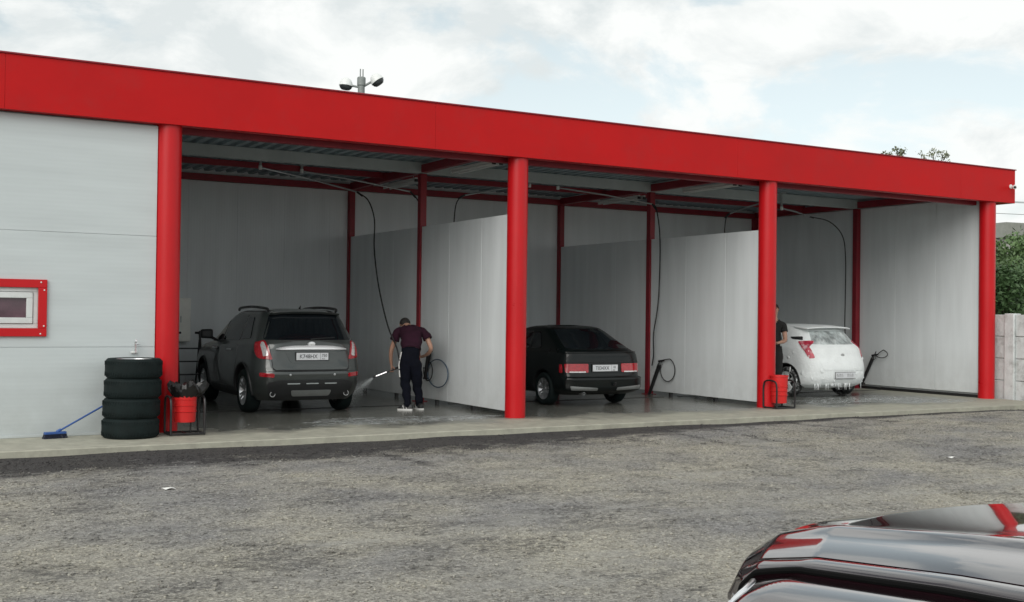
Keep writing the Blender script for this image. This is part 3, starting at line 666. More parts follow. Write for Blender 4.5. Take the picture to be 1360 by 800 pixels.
def doors(c, parent, paint, polys, glasses, gm='glass', off=.004):
    for sg in (-1, 1):
        for p in polys: 
            d = c.patch('side', p, 'door', paint, parent, off, .012, 16, .04, sg)
            d['label'] = 'side door'
        for g in glasses: c.patch('side', g, 'window', M[gm], parent, .0095, .012, 12, .03, sg)
# ---------------------------------------------------------------- SUV
def make_suv():
    t = thing('suv', 'dark grey suv with roof rails and a chrome tailgate bar in the left bay', 'suv', (2.66, 1.55, 0), -R(1.3)); t.scale = (1.02, 1.03, 1.035)
    L_ = 4.33
    K = [(.22, .20, L_-.30, .78), (.34, .10, L_-.10, .86), (.50, .02, L_-.02, .885), (.64, .0, L_, .895), (.72, .03, L_-.02, .895), (.85, .055, L_-.12, .885), (1.0, .075, L_-.55, .868), (1.07, .09, L_-1.15, .85), (1.14, .125, L_-1.3, .815), (1.35, .26, L_-1.68, .735), (1.52, .375, L_-2.0, .665), (1.58, .43, L_-2.2, .63), (1.62, .56, L_-2.5, .54), (1.645, .95, L_-2.9, .30)]
    c = Car(L_, K, 3.3, .05, .40); P = M['suvpaint']
    c.body([P, M['black']], t, [(.86, .36, .415), (3.46, .36, .415)])
    # tailgate panel with notches
    tg = c.patch('rear', [(-.60, .70), (.60, .70), (.66, 1.13), (-.66, 1.13)], 'tailgate', P, t, .006, .02, 24, .05)
    c.patch('rear', [(-.34, .80), (.34, .80), (.44, 1.0), (-.44, 1.0)], 'plate_recess', M['suvpaint'], tg, .012, .01, 16, .06)
    c.strip('rear', fine([(-.615, .72), (-.58, .69), (.58, .69), (.615, .72)]), .010, 'seam', M['black'], t, .002)
    c.strip('rear', fine([(-.615, .72), (-.665, 1.14)]), .006, 'seam', M['black'], t, .003)
    c.strip('rear', fine([(.615, .72), (.665, 1.14)]), .006, 'seam', M['black'], t, .003)
    gw = c.patch('rear', [(-.72, 1.155), (.72, 1.155), (.56, 1.545), (-.56, 1.545)], 'rear_window', M['glass'], t, .010, .03, 20, .05)
    # spoiler
    sp = MB(); pr = [(.30, 1.60), (.335, 1.565), (.60, 1.60), (.65, 1.635)]
    sp.add([(x*k, y+.10*abs(k)**3, z-.03*abs(k)**3) for k in (-1, -.8, -.4, 0, .4, .8, 1) for x, y, z in [(.575, yy, zz) for yy, zz in pr]], [(i*4+j, i*4+(j+1) % 4, (i+1)*4+(j+1) % 4, (i+1)*4+j) for i in range(6) for j in range(4)]+[(3, 2, 1, 0), (24, 25, 26, 27)])
    sp.build('spoiler', P, t, bevel=.01)
    # chrome bar
    cb = [c.rear(x, 1.035-.018*(abs(x)/.57)**3) for x in np.linspace(-.57, .57, 21)]
    b = MB()
    for i, p in enumerate(cb):
        k = 1-.75*(abs(p.x)/.57)**4; hh = .040*k
        b.v += [(p.x, p.y-.012, p.z-hh), (p.x, p.y-.055, p.z-hh*.5), (p.x, p.y-.040, p.z+hh*.7), (p.x, p.y-.012, p.z+hh)]
    b.f = [(i*4+j, i*4+(j+1) % 4, (i+1)*4+(j+1) % 4, (i+1)*4+j) for i in range(20) for j in range(4)]+[(3, 2, 1, 0), (80, 81, 82, 83)]; b.mi = [0]*len(b.f)
    b.build('chrome_bar', M['brightchrome'], t, ang=50)
    e = MB(); pe = c.rear(0, 1.09); e.lathe([(.001, .012), (.05, .010), (.058, .0), (.058, -.012)], Matrix.Translation((0, pe.y-.012, 1.095)) @ Matrix.Rotation(R(90), 4, 'X') @ Matrix.Diagonal((1.15, .72, 1, 1)), 20)
    e.build('emblem', M['chrome'], t)
    for sg in (-1, 1):
        pl = [(sg*.615, .855), (sg*.80, .87), (sg*.785, 1.12), (sg*.70, 1.15)]
        tl = c.patch('rear', pl, 'tail_lamp', M['redlamp'], t, .014, .04, 14, .03)
        c.patch('rear', [(sg*.67, .92), (sg*.74, .90), (sg*.765, 1.10), (sg*.715, 1.125)], 'lamp_lens', M['clearlamp'], tl, .019, .01, 8, .02)
        # wraps round onto the side
        c.patch('side', [(.215, .87), (.30, .95), (.40, 1.12), (.26, 1.12)], 'lamp_side', M['redlamp'], tl, .012, .03, 10, .03, sg)
        c.patch('rear', [(sg*.60, .585), (sg*.80, .60), (sg*.80, .66), (sg*.60, .645)], 'fog_reflector', M['redlamp'], t, .010, .02, 10, .02)
        pp = c.rear(sg*.36, .625); MB().lathe([(.001, .008), (.016, .006), (.018, 0)], Matrix.Translation(pp+Vector((0, -.002, 0))) @ Matrix.Rotation(R(90), 4, 'X'), 12).build('parking_sensor', M['alloy'], t)
        # exhaust
        ex = MB(); ex.lathe([(.038, -.14), (.042, .0), (.036, .0), (.034, -.14)], Matrix.Translation((sg*.60, .13, .325)) @ Matrix.Rotation(R(90), 4, 'X'), 18, close=True); ex.build('exhaust', M['chrome'], t)
        # roof rail
        rr = catmull([(sg*.56, .55, 1.60), (sg*.575, .64, 1.640), (sg*.585, 1.4, 1.665), (sg*.57, 2.12, 1.645), (sg*.55, 2.3, 1.61)], 6)
        MB().tube(rr, .022, 8).build('roof_rail', M['blackmetal'], t)
        # mirror
        mr = MB(); mr.add([(sg*(.87+.21*u), 2.78+.03*u+.13*v*(1-.25*u), 1.11+(.17-.02*u)*w+.01*u) for u in (0, 1) for v in (0, 1) for w in (0, 1)], [(0, 1, 3, 2), (4, 6, 7, 5), (0, 4, 5, 1), (2, 3, 7, 6), (0, 2, 6, 4), (1, 5, 7, 3)])
        mo = mr.build('mirror', M['black'], t, bevel=.035, ang=60); MB().tube([(sg*.82, 2.84, 1.10), (sg*.92, 2.84, 1.15)], .025, 8).build('mirror_arm', M['black'], mo)
        # arch cladding + handles
        for yc in (.86, 3.46):
            pts = [c.side(yc+.425*math.cos(R(a)), .36+.425*math.sin(R(a)), sg) for a in range(-12, 193, 8)]
            MB().tube([p+Vector((sg*.002, 0, 0)) for p in pts], .022, 8).build('wheel_arch', M['black'], t)
        for yy in (1.62, 2.55):
            p = c.side(yy, .97, sg); MB().tube([p+Vector((sg*.01, -.09, 0)), p+Vector((sg*.045, -.06, 0)), p+Vector((sg*.045, .06, 0)), p+Vector((sg*.01, .09, 0))], .013, 8).build('door_handle', M['chrome'], t)
    # lower black bumper
    lb = c.patch('rear', [(-.62, .235), (.62, .235), (.70, .50), (.52, .545), (-.52, .545), (-.70, .50)], 'lower_bumper', M['black'], t, .012, .04, 24, .04)
    c.patch('rear', [(-.30, .30), (.30, .30), (.33, .39), (-.33, .39)], 'skid_plate', M['steel'], lb, .02, .02, 12, .03)
    c.strip('rear', fine([(-.80, .675), (.80, .675)], 20), .005, 'bumper_line', M['black'], t, .0)
    for x in (-.30, 0, .30): 
        c.patch('rear', [(x-.10, .485), (x+.10, .485), (x+.10, .50), (x-.10, .50)], 'bumper_slot', M['greybeam'], lb, .016, .01, 6, .006)
    plate(t, c, .905, 'K748HX', off=.03)
    wd = MB(); pw = [c.rear(x, z)+Vector((0, -.022, 0)) for x, z in fine([(0, 1.17), (.18, 1.185), (.40, 1.195)], 4)]; wd.tube(pw, .010, 6).build('wiper', M['black'], t)
    ant = MB().tube([(0.08, .95, 1.645), (.08, .90, 1.69)], [.02, .004], 8).build('antenna', M['black'], t)
    doors(c, t, P, [[(1.38, .42), (2.28, .42), (2.28, 1.06), (1.25, 1.06), (1.22, .86)], [(2.32, .42), (3.02, .42), (3.12, .80), (3.02, 1.04), (2.32, 1.06)]],
          [[(.72, 1.17), (1.18, 1.15), (1.22, 1.50), (.92, 1.50)], [(1.26, 1.13), (2.22, 1.11), (2.20, 1.52), (1.28, 1.53)], [(2.28, 1.11), (2.95, 1.10), (2.60, 1.40), (2.28, 1.50)]])
    c.patch('front', [(-.66, 1.12), (.66, 1.12), (.56, 1.52), (-.56, 1.52)], 'windscreen', M['glass'], t, .006, .02, 16, .04)
    for sg in (-1, 1): c.patch('side', [(1.30, .25), (3.0, .25), (3.0, .37), (1.30, .37)], 'sill', M['black'], t, .008, .03, 16, .02, sg)
    for sg in (-1, 1):
        wheel(t, (sg*.765, .86, .345), .345, .225, .225, sg, 6); wheel(t, (sg*.765, 3.46, .345), .345, .225, .225, sg, 6)
    MB().box((-.7, .5, .24), (.7, 3.9, .30)).build('underbody', M['black'], t)
    MB().tube([(-.6, .86, .34), (.6, .86, .34)], .05, 8).build('axle', M['black'], t)
    return t
make_suv()
# ---------------------------------------------------------------- dark hatchback
def make_hatch():
    t = thing('hatchback', 'black old-style hatchback with sloping rear, seen from behind in the middle bay', 'hatchback', (8.09, 1.15, 0), 0); t.scale = (1.05, 1.05, 1.05)
    L_ = 4.0
    K = [(.20, .22, L_-.25, .70), (.26, .08, L_-.10, .79), (.34, .01, L_-.02, .815), (.48, .0, L_, .82), (.52, .05, L_-.05, .818), (.60, .075, L_-.06, .82), (.75, .085, L_-.20, .815), (.86, .10, L_-.9, .80), (.92, .12, L_-1.15, .785), (.96, .20, L_-1.25, .76), (1.0, .29, L_-1.35, .735), (1.18, .66, L_-1.75, .655), (1.30, .90, L_-2.02, .60), (1.345, 1.02, L_-2.2, .57), (1.375, 1.25, L_-2.4, .50), (1.39, 1.6, L_-2.7, .25)]
    c = Car(L_, K, 4.6, .04, .26); P = M['ladapaint']
    c.body([P, M['black']], t, [(.80, .29, .335), (3.22, .29, .335)])
    hg = c.patch('rear', [(-.735, .765), (.735, .765), (.72, .915), (-.72, .915)], 'hatch_panel', P, t, .005, .02, 24, .02)
    c.strip('rear', fine([(-.72, .93), (.72, .93)], 20), .017, 'spoiler_lip', P, t, .004, 1, 8)
    c.strip('rear', fine([(-.735, .76), (.735, .76)], 20), .005, 'seam', M['black'], t, .003)
    c.patch('rear', [(-.655, .985), (.655, .985), (.50, 1.315), (-.50, 1.315)], 'rear_window', M['glass'], t, .008, .02, 20, .05)
    for sg in (-1, 1):
        tl = c.patch('rear', [(sg*.345, .59), (sg*.755, .59), (sg*.765, .74), (sg*.345, .74)], 'tail_lamp', M['redlamp'], t, .012, .03, 14, .02)
        c.patch('rear', [(sg*.40, .588), (sg*.70, .588), (sg*.70, .612), (sg*.40, .610)], 'lamp_lens', M['clearlamp'], tl, .015, .01, 10, .01)
        c.patch('side', [(.20, .585), (.28, .59), (.28, .73), (.22, .73)], 'lamp_side', M['redlamp'], tl, .010, .03, 8, .02, sg)
        mr = MB(); mr.box((sg*.84-.07, 2.60, .93), (sg*.84+.09*sg*0+.07, 2.70, 1.06)); mr.build('mirror', M['black'], t, bevel=.03)
        for yy in (1.55,):
            p = c.side(yy, .80, sg); MB().tube([p+Vector((sg*.01, -.08, 0)), p+Vector((sg*.03, 0, 0)), p+Vector((sg*.01, .08, 0))], .012, 6).build('door_handle', M['black'], t)
    bp = c.patch('rear', [(-.76, .29), (.76, .29), (.775, .50), (-.775, .50)], 'bumper', P, t, .025, .05, 26, .06)
    c.patch('rear', [(-.70, .315), (-.20, .30), (-.20, .335), (-.72, .37)], 'bumper_lip', M['steel'], bp, .032, .01, 10, .015)
    c.patch('rear', [(.70, .315), (.20, .30), (.20, .335), (.72, .37)], 'bumper_lip', M['steel'], bp, .032, .01, 10, .015)
    MB().lathe([(.024, -.2), (.026, .0), (.02, .0), (.02, -.2)], Matrix.Translation((-.45, .04, .235)) @ Matrix.Rotation(R(90), 4, 'X'), 14, close=True).build('exhaust', M['steel'], t)
    MB().tube([(.12, .0, .37), (.12, -.07, .38), (.12, -.08, .42)], .018, 8).build('tow_ball', M['blackmetal'], t)
    plate(t, c, .665, 'T034XX', off=.02, reg='01')
    doors(c, t, P, [[(1.35, .36), (2.62, .36), (2.66, .90), (1.30, .90)]], [[(.98, .99), (1.30, .97), (1.35, 1.25), (1.20, 1.27)], [(1.38, .97), (2.55, .95), (2.18, 1.26), (1.42, 1.28)]])
    c.patch('front', [(-.60, .98), (.60, .98), (.52, 1.28), (-.52, 1.28)], 'windscreen', M['glass'], t, .006, .02, 16, .04)
    for sg in (-1, 1):
        wheel(t, (sg*.715, .80, .285), .285, .185, .185, sg, 9); wheel(t, (sg*.715, 3.22, .285), .285, .185, .185, sg, 9)
    MB().box((-.62, .45, .20), (.62, 3.6, .25)).build('underbody', M['black'], t)
    MB().tube([(-.6, .80, .29), (.6, .80, .29)], .04, 8).build('axle', M['black'], t)
make_hatch()
# ---------------------------------------------------------------- white foamed hatchback
M['foamtyre'] = mat('foamy_tyre', (.03, .032, .032), .6, 0, .3, 5, .4, 30, dirt=(.7, .72, .72), dscale=11, damt=1)
def make_white():
    t = thing('hatchback', 'white hatchback covered in washing foam, parked in the right bay', 'hatchback', (14.03, 1.10, 0), 0); t.scale = (1.045, 1.04, 1.035)
    L_ = 4.1
    K = [(.20, .25, L_-.25, .76), (.28, .08, L_-.10, .83), (.42, .01, L_-.02, .85), (.58, .0, L_, .85), (.70, .02, L_-.03, .848), (.85, .08, L_-.25, .838), (.98, .12, L_-.9, .815), (1.03, .16, L_-1.1, .79), (1.10, .24, L_-1.25, .755), (1.25, .37, L_-1.55, .69), (1.38, .50, L_-1.9, .62), (1.43, .58, L_-2.1, .57), (1.46, .85, L_-2.4, .44), (1.475, 1.3, L_-2.7, .22)]
    c = Car(L_, K, 2.8, .06, .50); P = M['foam']
    c.body([P, M['black']], t, [(.78, .31, .36), (3.35, .31, .36)])
    c.patch('rear', [(-.52, .56), (.52, .56), (.60, .80), (.68, 1.02), (-.68, 1.02), (-.60, .80)], 'tailgate', P, t, .008, .02, 24, .06)
    c.patch('rear', [(-.60, 1.07), (.60, 1.07), (.50, 1.33), (-.50, 1.33)], 'rear_window', M['foamglass'], t, .008, .02, 20, .05)
    sp = MB(); pr = [(.33, 1.425), (.34, 1.395), (.66, 1.42), (.75, 1.465)]
    sp.add([(.60*k, yy+.12*abs(k)**3, zz-.03*abs(k)**3) for k in (-1, -.8, -.4, 0, .4, .8, 1) for yy, zz in pr], [(i*4+j, i*4+(j+1) % 4, (i+1)*4+(j+1) % 4, (i+1)*4+j) for i in range(6) for j in range(4)]+[(3, 2, 1, 0), (24, 25, 26, 27)])
    sp.build('spoiler', P, t, bevel=.012)
    lampm = mat('foam_streaked_lamp', (.42, .03, .06), .3, 0, .4, 12, .5, 30, dirt=(.75, .78, .78), dscale=9, damt=1)
    for sg in (-1, 1):
        c.patch('rear', [(sg*.63, .80), (sg*.76, .78), (sg*.745, 1.05), (sg*.68, 1.10)], 'tail_lamp', lampm, t, .012, .03, 12, .04)
        c.patch('side', [(.26, .80), (.36, .95), (.58, 1.12), (.34, 1.14)], 'tail_lamp', lampm, t, .014, .03, 12, .04, sg)
        c.patch('side', [(.50, 1.15), (.75, 1.17), (.80, 1.21), (.54, 1.22)], 'quarter_trim', M['black'], t, .010, .02, 8, .02, sg)
        mr = MB(); mr.lathe([(.001, -.08), (.07, -.07), (.09, -.01), (.06, .06), (.001, .09)], Matrix.Translation((sg*.95, 2.72, 1.02)) @ Matrix.Rotation(R(90), 4, 'X') @ Matrix.Diagonal((1.2, .8, .8, 1)), 16); mr.build('mirror', P, t)
    # licence plate under foam
    p = c.rear(0, .45)
    pl = MB().box((-.26, -.056, 0), (.26, .056, .008)).build('number_plate', M['plate'], t, bevel=.004); pl.matrix_local = Matrix.Translation((0, p.y-.012, .46)) @ Matrix.Rotation(R(90), 4, 'X')
    pf = MB()
    for a, b in (((-.28, -.07, -.004), (.28, -.058, .006)), ((-.28, .058, -.004), (.28, .07, .006)), ((-.28, -.07, -.004), (-.262, .07, .005))): pf.box(a, b)
    pf.build('plate_holder', mat('plate_holder_grey', (.25, .26, .26), .5), pl)
    ink = mat('foamy_ink', (.22, .23, .23), .6, 0, .5, 30)
    # only blurred dark strokes of the characters show through the foam
    fm = MB()
    for k, xx in enumerate((-.23, -.17, -.11, .05, .11, .17)):
        fm.box((xx, -.032, .008), (xx+.009, .03, .0098)); fm.box((xx+.028, -.032, .008), (xx+.037, .01+.02*(k % 2), .0098)); fm.box((xx+.01, .022, .008), (xx+.027, .03, .0096))
    fm.build('lettering', ink, pl)
    e = MB(); pe = c.rear(0, .86); e.lathe([(.001, .008), (.04, .006), (.045, 0)], Matrix.Translation((0, pe.y-.008, .86)) @ Matrix.Rotation(R(90), 4, 'X') @ Matrix.Diagonal((1.2, .7, 1, 1)), 16); e.build('emblem', mat('foamy_chrome', (.45, .47, .47), .4, .5), t)
    # drips of foam under the bumper
    d = MB()
    for k in range(26):
        x = random.uniform(-.72, .72); q = c.rear(x, .30); l_ = random.choice((.005, .01, .02, .03, .08)); 
        d.tube([q+Vector((0, .01, .0)), q+Vector((0, .0, -.05)), q+Vector((.004, .0, -.05-l_))], [.011, .006, .002], 6)
    o = d.build('foam_drips', P, t); o['kind'] = 'stuff'
    # clots of foam on the bodywork
    d = MB(); g = random.Random(5)
    for k in range(70):
        if g.random() < .5: q = c.rear(g.uniform(-.78, .78), g.uniform(.3, 1.0)); nrm = Vector((0, -1, .2))
        else: q = c.side(g.uniform(.2, 2.6), g.uniform(.35, 1.05), -1); nrm = Vector((-1, 0, .1))
        r = g.uniform(.012, .035)
        d.lathe([(.001, -r*.3), (r, -r*.15), (r*.9, r*.12), (.001, r*.3)], Matrix.Translation(q) @ nrm.to_track_quat('Z', 'Y').to_matrix().to_4x4() @ Matrix.Diagonal((g.uniform(.7, 1.5), g.uniform(.8, 2.2), .7, 1)), 8)
    o = d.build('foam_clots', P, t, ang=80); o['kind'] = 'stuff'
    fgm = mat('foam_speckled_glass', (.05, .06, .065), .3, 0, .5, 6, .3, 20, dirt=(.7, .74, .74), dscale=5, damt=1)
    for sg in (-1, 1):
        for pg in ([(.95, 1.09), (1.45, 1.07), (1.48, 1.32), (1.15, 1.33)], [(1.50, 1.07), (2.5, 1.05), (2.15, 1.33), (1.52, 1.35)]):
            c.patch('side', pg, 'window', fgm, t, .012, .015, 12, .04, sg)
        for pg in ([(1.35, .38), (2.15, .38), (2.15, 1.02), (1.25, 1.02)], [(2.18, .38), (2.85, .38), (2.9, .9), (2.7, 1.02), (2.18, 1.02)]):
            c.patch('side', pg, 'door', P, t, .006, .015, 14, .05, sg)
        wheel(t, (sg*.735, .78, .305), .305, .195, .205, sg, 5, 'foam', foam=True); wheel(t, (sg*.735, 3.35, .305), .305, .195, .205, sg, 5, 'foam', foam=True)
        pts = [c.side(.78+.365*math.cos(R(a)), .31+.365*math.sin(R(a)), sg) for a in range(-8, 189, 8)]
        MB().tube(pts, .012, 6).build('wheel_arch', M['black'], t)
    c.patch('front', [(-.62, 1.06), (.62, 1.06), (.54, 1.36), (-.54, 1.36)], 'windscreen', M['foamglass'], t, .006, .02, 16, .04)
    MB().box((-.62, .45, .20), (.62, 3.6, .25)).build('underbody', M['black'], t)
    return t
make_white()
# foam on the floor
def foam_pool(name, label, cx, cy, rx, ry, n, seed, rmin=.01, rmax=.05):
    g = random.Random(seed); d = MB()
    for k in range(n):
        a = g.uniform(0, 6.28); q = g.random()**.7; r = g.uniform(rmin, rmax)
        d.lathe([(r, 0), (r*.85, r*.10), (.001, r*.14)], Matrix.Translation((cx+rx*q*math.cos(a), cy+ry*q*math.sin(a), .0)) @ Matrix.Diagonal((g.uniform(.8, 2.4), g.uniform(.7, 1.3), 1, 1)), 8)
    o = d.build(name, M['foam'], ang=80); o['kind'] = 'stuff'; tag(o, label, 'foam'); return o
foam_pool('foam', 'white soap foam pooled on the floor around the foamed car', 14.0, .75, 1.3, .45, 110, 11, .003, .014)
foam_pool('foam', 'scattered specks of foam on the wet floor behind the suv', 3.2, .15, 2.1, .8, 60, 12, .003, .010)
m_, nt_, bs = nodes('suds_film'); bs.inputs['Base Color'].default_value = (.66, .70, .70, 1); bs.inputs['Roughness'].default_value = .35
nz_ = nt_.nodes.new('ShaderNodeTexNoise'); nz_.inputs['Scale'].default_value = 5; nz_.inputs['Detail'].default_value = 9; nz_.inputs['Roughness'].default_value = .7
mr_ = nt_.nodes.new('ShaderNodeMapRange'); mr_.inputs[1].default_value = .42; mr_.inputs[2].default_value = .72; mr_.inputs[4].default_value = .75
co_ = nt_.nodes.new('ShaderNodeTexCoord'); nt_.links.new(co_.outputs['Object'], nz_.inputs[0]); nt_.links.new(nz_.outputs[0], mr_.inputs[0]); nt_.links.new(mr_.outputs[0], bs.inputs['Alpha'])
def film(cx, cy, rx, ry, label, seed):
    g = random.Random(seed); n = 48; rr = [1+.16*math.sin(3*a*2*math.pi/n+seed)+.10*math.sin(7*a*2*math.pi/n)+g.uniform(-.04, .04) for a in range(n)]
    b = MB(); b.add([(0, 0, .0022)]+[(rx*.96*r*math.cos(2*math.pi*k/n), ry*.96*r*math.sin(2*math.pi*k/n), .002) for k, r in enumerate(rr)]+[(rx*r*math.cos(2*math.pi*k/n), ry*r*math.sin(2*math.pi*k/n), -.001) for k, r in enumerate(rr)],
        [(0, 1+k, 1+(k+1) % n) for k in range(n)]+[(1+k, 1+n+k, 1+n+(k+1) % n, 1+(k+1) % n) for k in range(n)])
    o = b.build('suds', m_, loc=(cx, cy, .001)); o['kind'] = 'stuff'; tag(o, label, 'suds')
film(14.3, .85, 1.9, .75, 'thin whitish film of suds spreading on the floor below the foamed car', 3)
film(15.2, -.15, 1.2, .35, 'thin whitish film of suds in front of the open right bay', 5)
film(3.6, .35, 1.6, .5, 'thin film of suds on the wet floor behind the suv', 8)
# ---------------------------------------------------------------- foreground car (front end near the camera)
def make_big():
    gz = GZ
    t = thing('parked_car', 'glossy black car at the lower right corner, bonnet mirroring the sky and red building', 'car', (-1.52, -12.78, gz+.035), 0)
    # local: x 0 (left side) .. 1.82, y 0 (nose) .. -4.6 (tail); hood heightfield with creases
    W = 1.82
    nose = [(0, .0)]
    def yn(u): return -.02-.40*abs(2*u-1)**2.6            # nose line in plan (u 0..1)
    def crown(v):                                          # centre line height along the hood; v metres back from the nose
        return float(np.interp(v, [0, .05, .14, .35, .8, 1.25], [.92, 1.00, 1.05, 1.095, 1.14, 1.17]))
    def lat(u):                                            # drop to the sides
        a = abs(2*u-1); return -.015*a**2-.075*a**7
    def crease(u, v):
        a = abs(2*u-1); cc = .62-.12*min(v, 1.2)/1.2; return .016*math.exp(-((a-cc)/.05)**2)*min(1, v/.3)
    def hp(u, v):
        y = yn(u)-v*(1+yn(u)/1.6*0); return Vector((W*u, y, crown(v)+lat(u)+crease(u, v)))
    us0, us1 = .085, .915
    def grid(u0, u1, v0, v1, nu, nv, f, name, m_, parent, th=.012):
        vs = [f(u0+(u1-u0)*i/nu, v0+(v1-v0)*j/nv) for i in range(nu+1) for j in range(nv+1)]
        fs = [(i*(nv+1)+j, i*(nv+1)+j+1, (i+1)*(nv+1)+j+1, (i+1)*(nv+1)+j) for i in range(nu) for j in range(nv)]
        n0 = len(vs); rim = [j for j in range(nv+1)]+[i*(nv+1)+nv for i in range(1, nu+1)]+[nu*(nv+1)+j for j in range(nv-1, -1, -1)]+[i*(nv+1) for i in range(nu-1, 0, -1)]
        vs += [vs[k]-Vector((0, 0, th)) for k in rim]
        fs += [(rim[k], rim[(k+1) % len(rim)], n0+(k+1) % len(rim), n0+k) for k in range(len(rim))]
        mb = MB(); mb.add(vs, fs); return mb.build(name, m_, parent, ang=50)
    P = M['bigpaint']
    def sv(v): return v*v if v < 0 else v
    hood = grid(us0, us1, 0, 1.22, 60, 90, lambda u, v: hp(u, 1.22*(v/1.22)**1.6), 'bonnet', P, t)
    PROF = catmull([(0, 0, 0), (.020, -.002, 0), (.042, -.008, 0), (.056, -.018, 0), (.061, -.032, 0), (.076, -.040, 0), (.130, -.044, 0), (.190, -.054, 0), (.250, -.072, 0), (.300, -.104, 0), (.325, -.17, 0), (.325, -.32, 0), (.27, -.60, 0)], 5)
    # fenders: shoulder strip + side
    for sg in (0, 1):
        v0 = lambda s: .30*min(1, max(0, (s-.34)/.30))**.7
        def fen(s, v, sg=sg, raw=False):
            # s 0 at hood seam .. 1 at lower side ; v metres back
            v = 1.9*(v/1.9)**1.5
            if not raw: v = v0(s)+v*(1.9-v0(s))/1.9
            u = us0-.004
            b = hp(u, min(v, 1.22)); 
            yb = yn(u)-v
            zz = b.z+ (0 if v <= 1.22 else .0)
            q = s*(len(PROF)-1); i = min(int(q), len(PROF)-2); f = q-i; pp = PROF[i].lerp(PROF[i+1], f); dx, dz = pp.x, pp.y
            x = W*u-dx*(.62+.38*min(1, v/.4))
            y = yb-.02*0+ (-.20*max(0, 1-v/.35)**2)*(dx/.15)
            p = Vector((x, y, zz+dz))
            if sg: p.x = W-p.x
            return p
        f_ = grid(0, 1, 0.02, 1.9, 60, 70, fen, 'front_wing', P, t)
        def inv_(v): return 1.9*(max(v, 0)/1.9)**(1/1.5)
        lg = grid(.36, .86, 0, 1, 14, 12, lambda s, q: fen(s, inv_(.004+(v0(s)-.008)*q), raw=True)-Vector((0, 0, .002)), 'headlamp', M['headlens'], t)
        cs = [fen(s, inv_(v0(s)), raw=True) for s in np.linspace(.34, .86, 24)]
        MB().tube(cs, .006, 6).build('chrome_strip', M['chrome'], lg)
        for q_ in (.35, .7): MB().tube([fen(s, inv_(v0(s)*q_), raw=True)+Vector((0, 0, .002)) for s in np.linspace(.45, .84, 12)], .004, 6).build('chrome_strip', M['chrome'], lg)
        # black strip added for the dark of the gap below the shoulder
        st = [fen(.30, v) for v in np.linspace(.01, 1.88, 90)]
        MB().tube([p+Vector((-.0 if sg == 0 else .0, 0, 0)) for p in st], .009, 8).build('dark_gap', M['matteblack'], t)
        # headlight: lens body hugging the corner
        hl = MB()
        def cornerp(a, z):   # a: 0 side .. 1 nose, horizontal curve around the corner
            s0 = Vector((.03, -.66, z)); s1 = Vector((.05, -.44, z)); s2 = Vector((.14, -.27, z)); s3 = Vector((.42, -.10, z))
            q = catmull([s0, s1, s2, s3], 8); k = a*(len(q)-1); i = min(int(k), len(q)-2); p = q[i].lerp(q[i+1], k-i)
            if sg: p = Vector((W-p.x, p.y, p.z))
            return p
        def band(z0f, z1f, off, name, mm, a0=0, a1=1, par=None, nn=20):
            mb = MB(); vs = []
            for i in range(nn+1):
                a = a0+(a1-a0)*i/nn; p = cornerp(a, 0); cen = Vector((.5 if not sg else W-.5, -.6, 0)); d = (p-cen).normalized(); p = p-d*.03
                for z, o2 in ((z0f(a), -.03), (z0f(a)+.004, off), ((z0f(a)+z1f(a))/2, off+.008), (z1f(a)-.004, off), (z1f(a), -.03)):
                    vs.append(Vector((p.x+d.x*o2, p.y+d.y*o2, z)))
            n5 = 5
            mb.add(vs, [(i*n5+j, i*n5+j+1, (i+1)*n5+j+1, (i+1)*n5+j) for i in range(nn) for j in range(n5-1)]+[(4, 3, 2, 1, 0), tuple(nn*n5+j for j in range(5))])
            return mb.build(name, mm, par or t, ang=40)
        top = lambda a: .77+.12*a; bot = lambda a: .66+.03*a
        h = band(bot, top, .012, 'headlamp', M['headlens'])
        band(lambda a: top(a)-.012, lambda a: top(a)-.002, .026, 'chrome_strip', M['chrome'], .05, 1, h)
        band(lambda a: bot(a)+.055, lambda a: bot(a)+.066, .024, 'chrome_strip', M['chrome'], .1, 1, h)
        for k in (.3, .55, .8):
            p = cornerp(k, .655+.03*k); MB().lathe([(.001, -.02), (.03, 0), (.034, .02), (.001, .03)], Matrix.Translation(p) @ Vector((-.6 if not sg else .6, 1, 0)).to_track_quat('Z', 'Y').to_matrix().to_4x4(), 14).build('lamp_unit', M['chrome'], h)
        # body side corner above the lamp (between lamp and bonnet)
        band(lambda a: top(a)+.004, lambda a: .86+.08*a, .006, 'nose_corner', P)
        band(lambda a: .22, lambda a: bot(a)-.006, .010, 'bumper_corner', P)
    # nose: grille + bumper between lamps
    nb = []
    for i in range(21):
        x = .38+(W-.76)*i/20; y = yn(x/W)+.01
        nb += [(x, y-.05, .20), (x, y+.03, .24), (x, y+.05, .45), (x, y+.045, .60), (x, y+.02, .74), (x, y-.01, .80)]
    b = MB(); b.add(nb, [(i*6+j, i*6+j+1, (i+1)*6+j+1, (i+1)*6+j) for i in range(20) for j in range(5)]); b.build('bumper', P, t)
    for k in range(5):
        z = .52+.05*k; MB().tube([(x, yn(x/W)+.062-.02*(k == 4), z) for x in np.linspace(.46, W-.46, 15)], .009, 6).build('grille_bar', M['chrome'], t)
    # cabin: windscreen, roof, sides, tail
    gs = MB()
    st = [(-1.27, 1.05, .70), (-1.9, 1.40, .60), (-2.2, 1.46, .57), (-3.2, 1.45, .56), (-3.9, 1.15, .66)]
    def ringv(y, z, hw): return [(W/2+hw*s_, y-.12*(1-s_*s_)*0, z-.04*s_**2) for s_ in np.linspace(-1, 1, 9)]
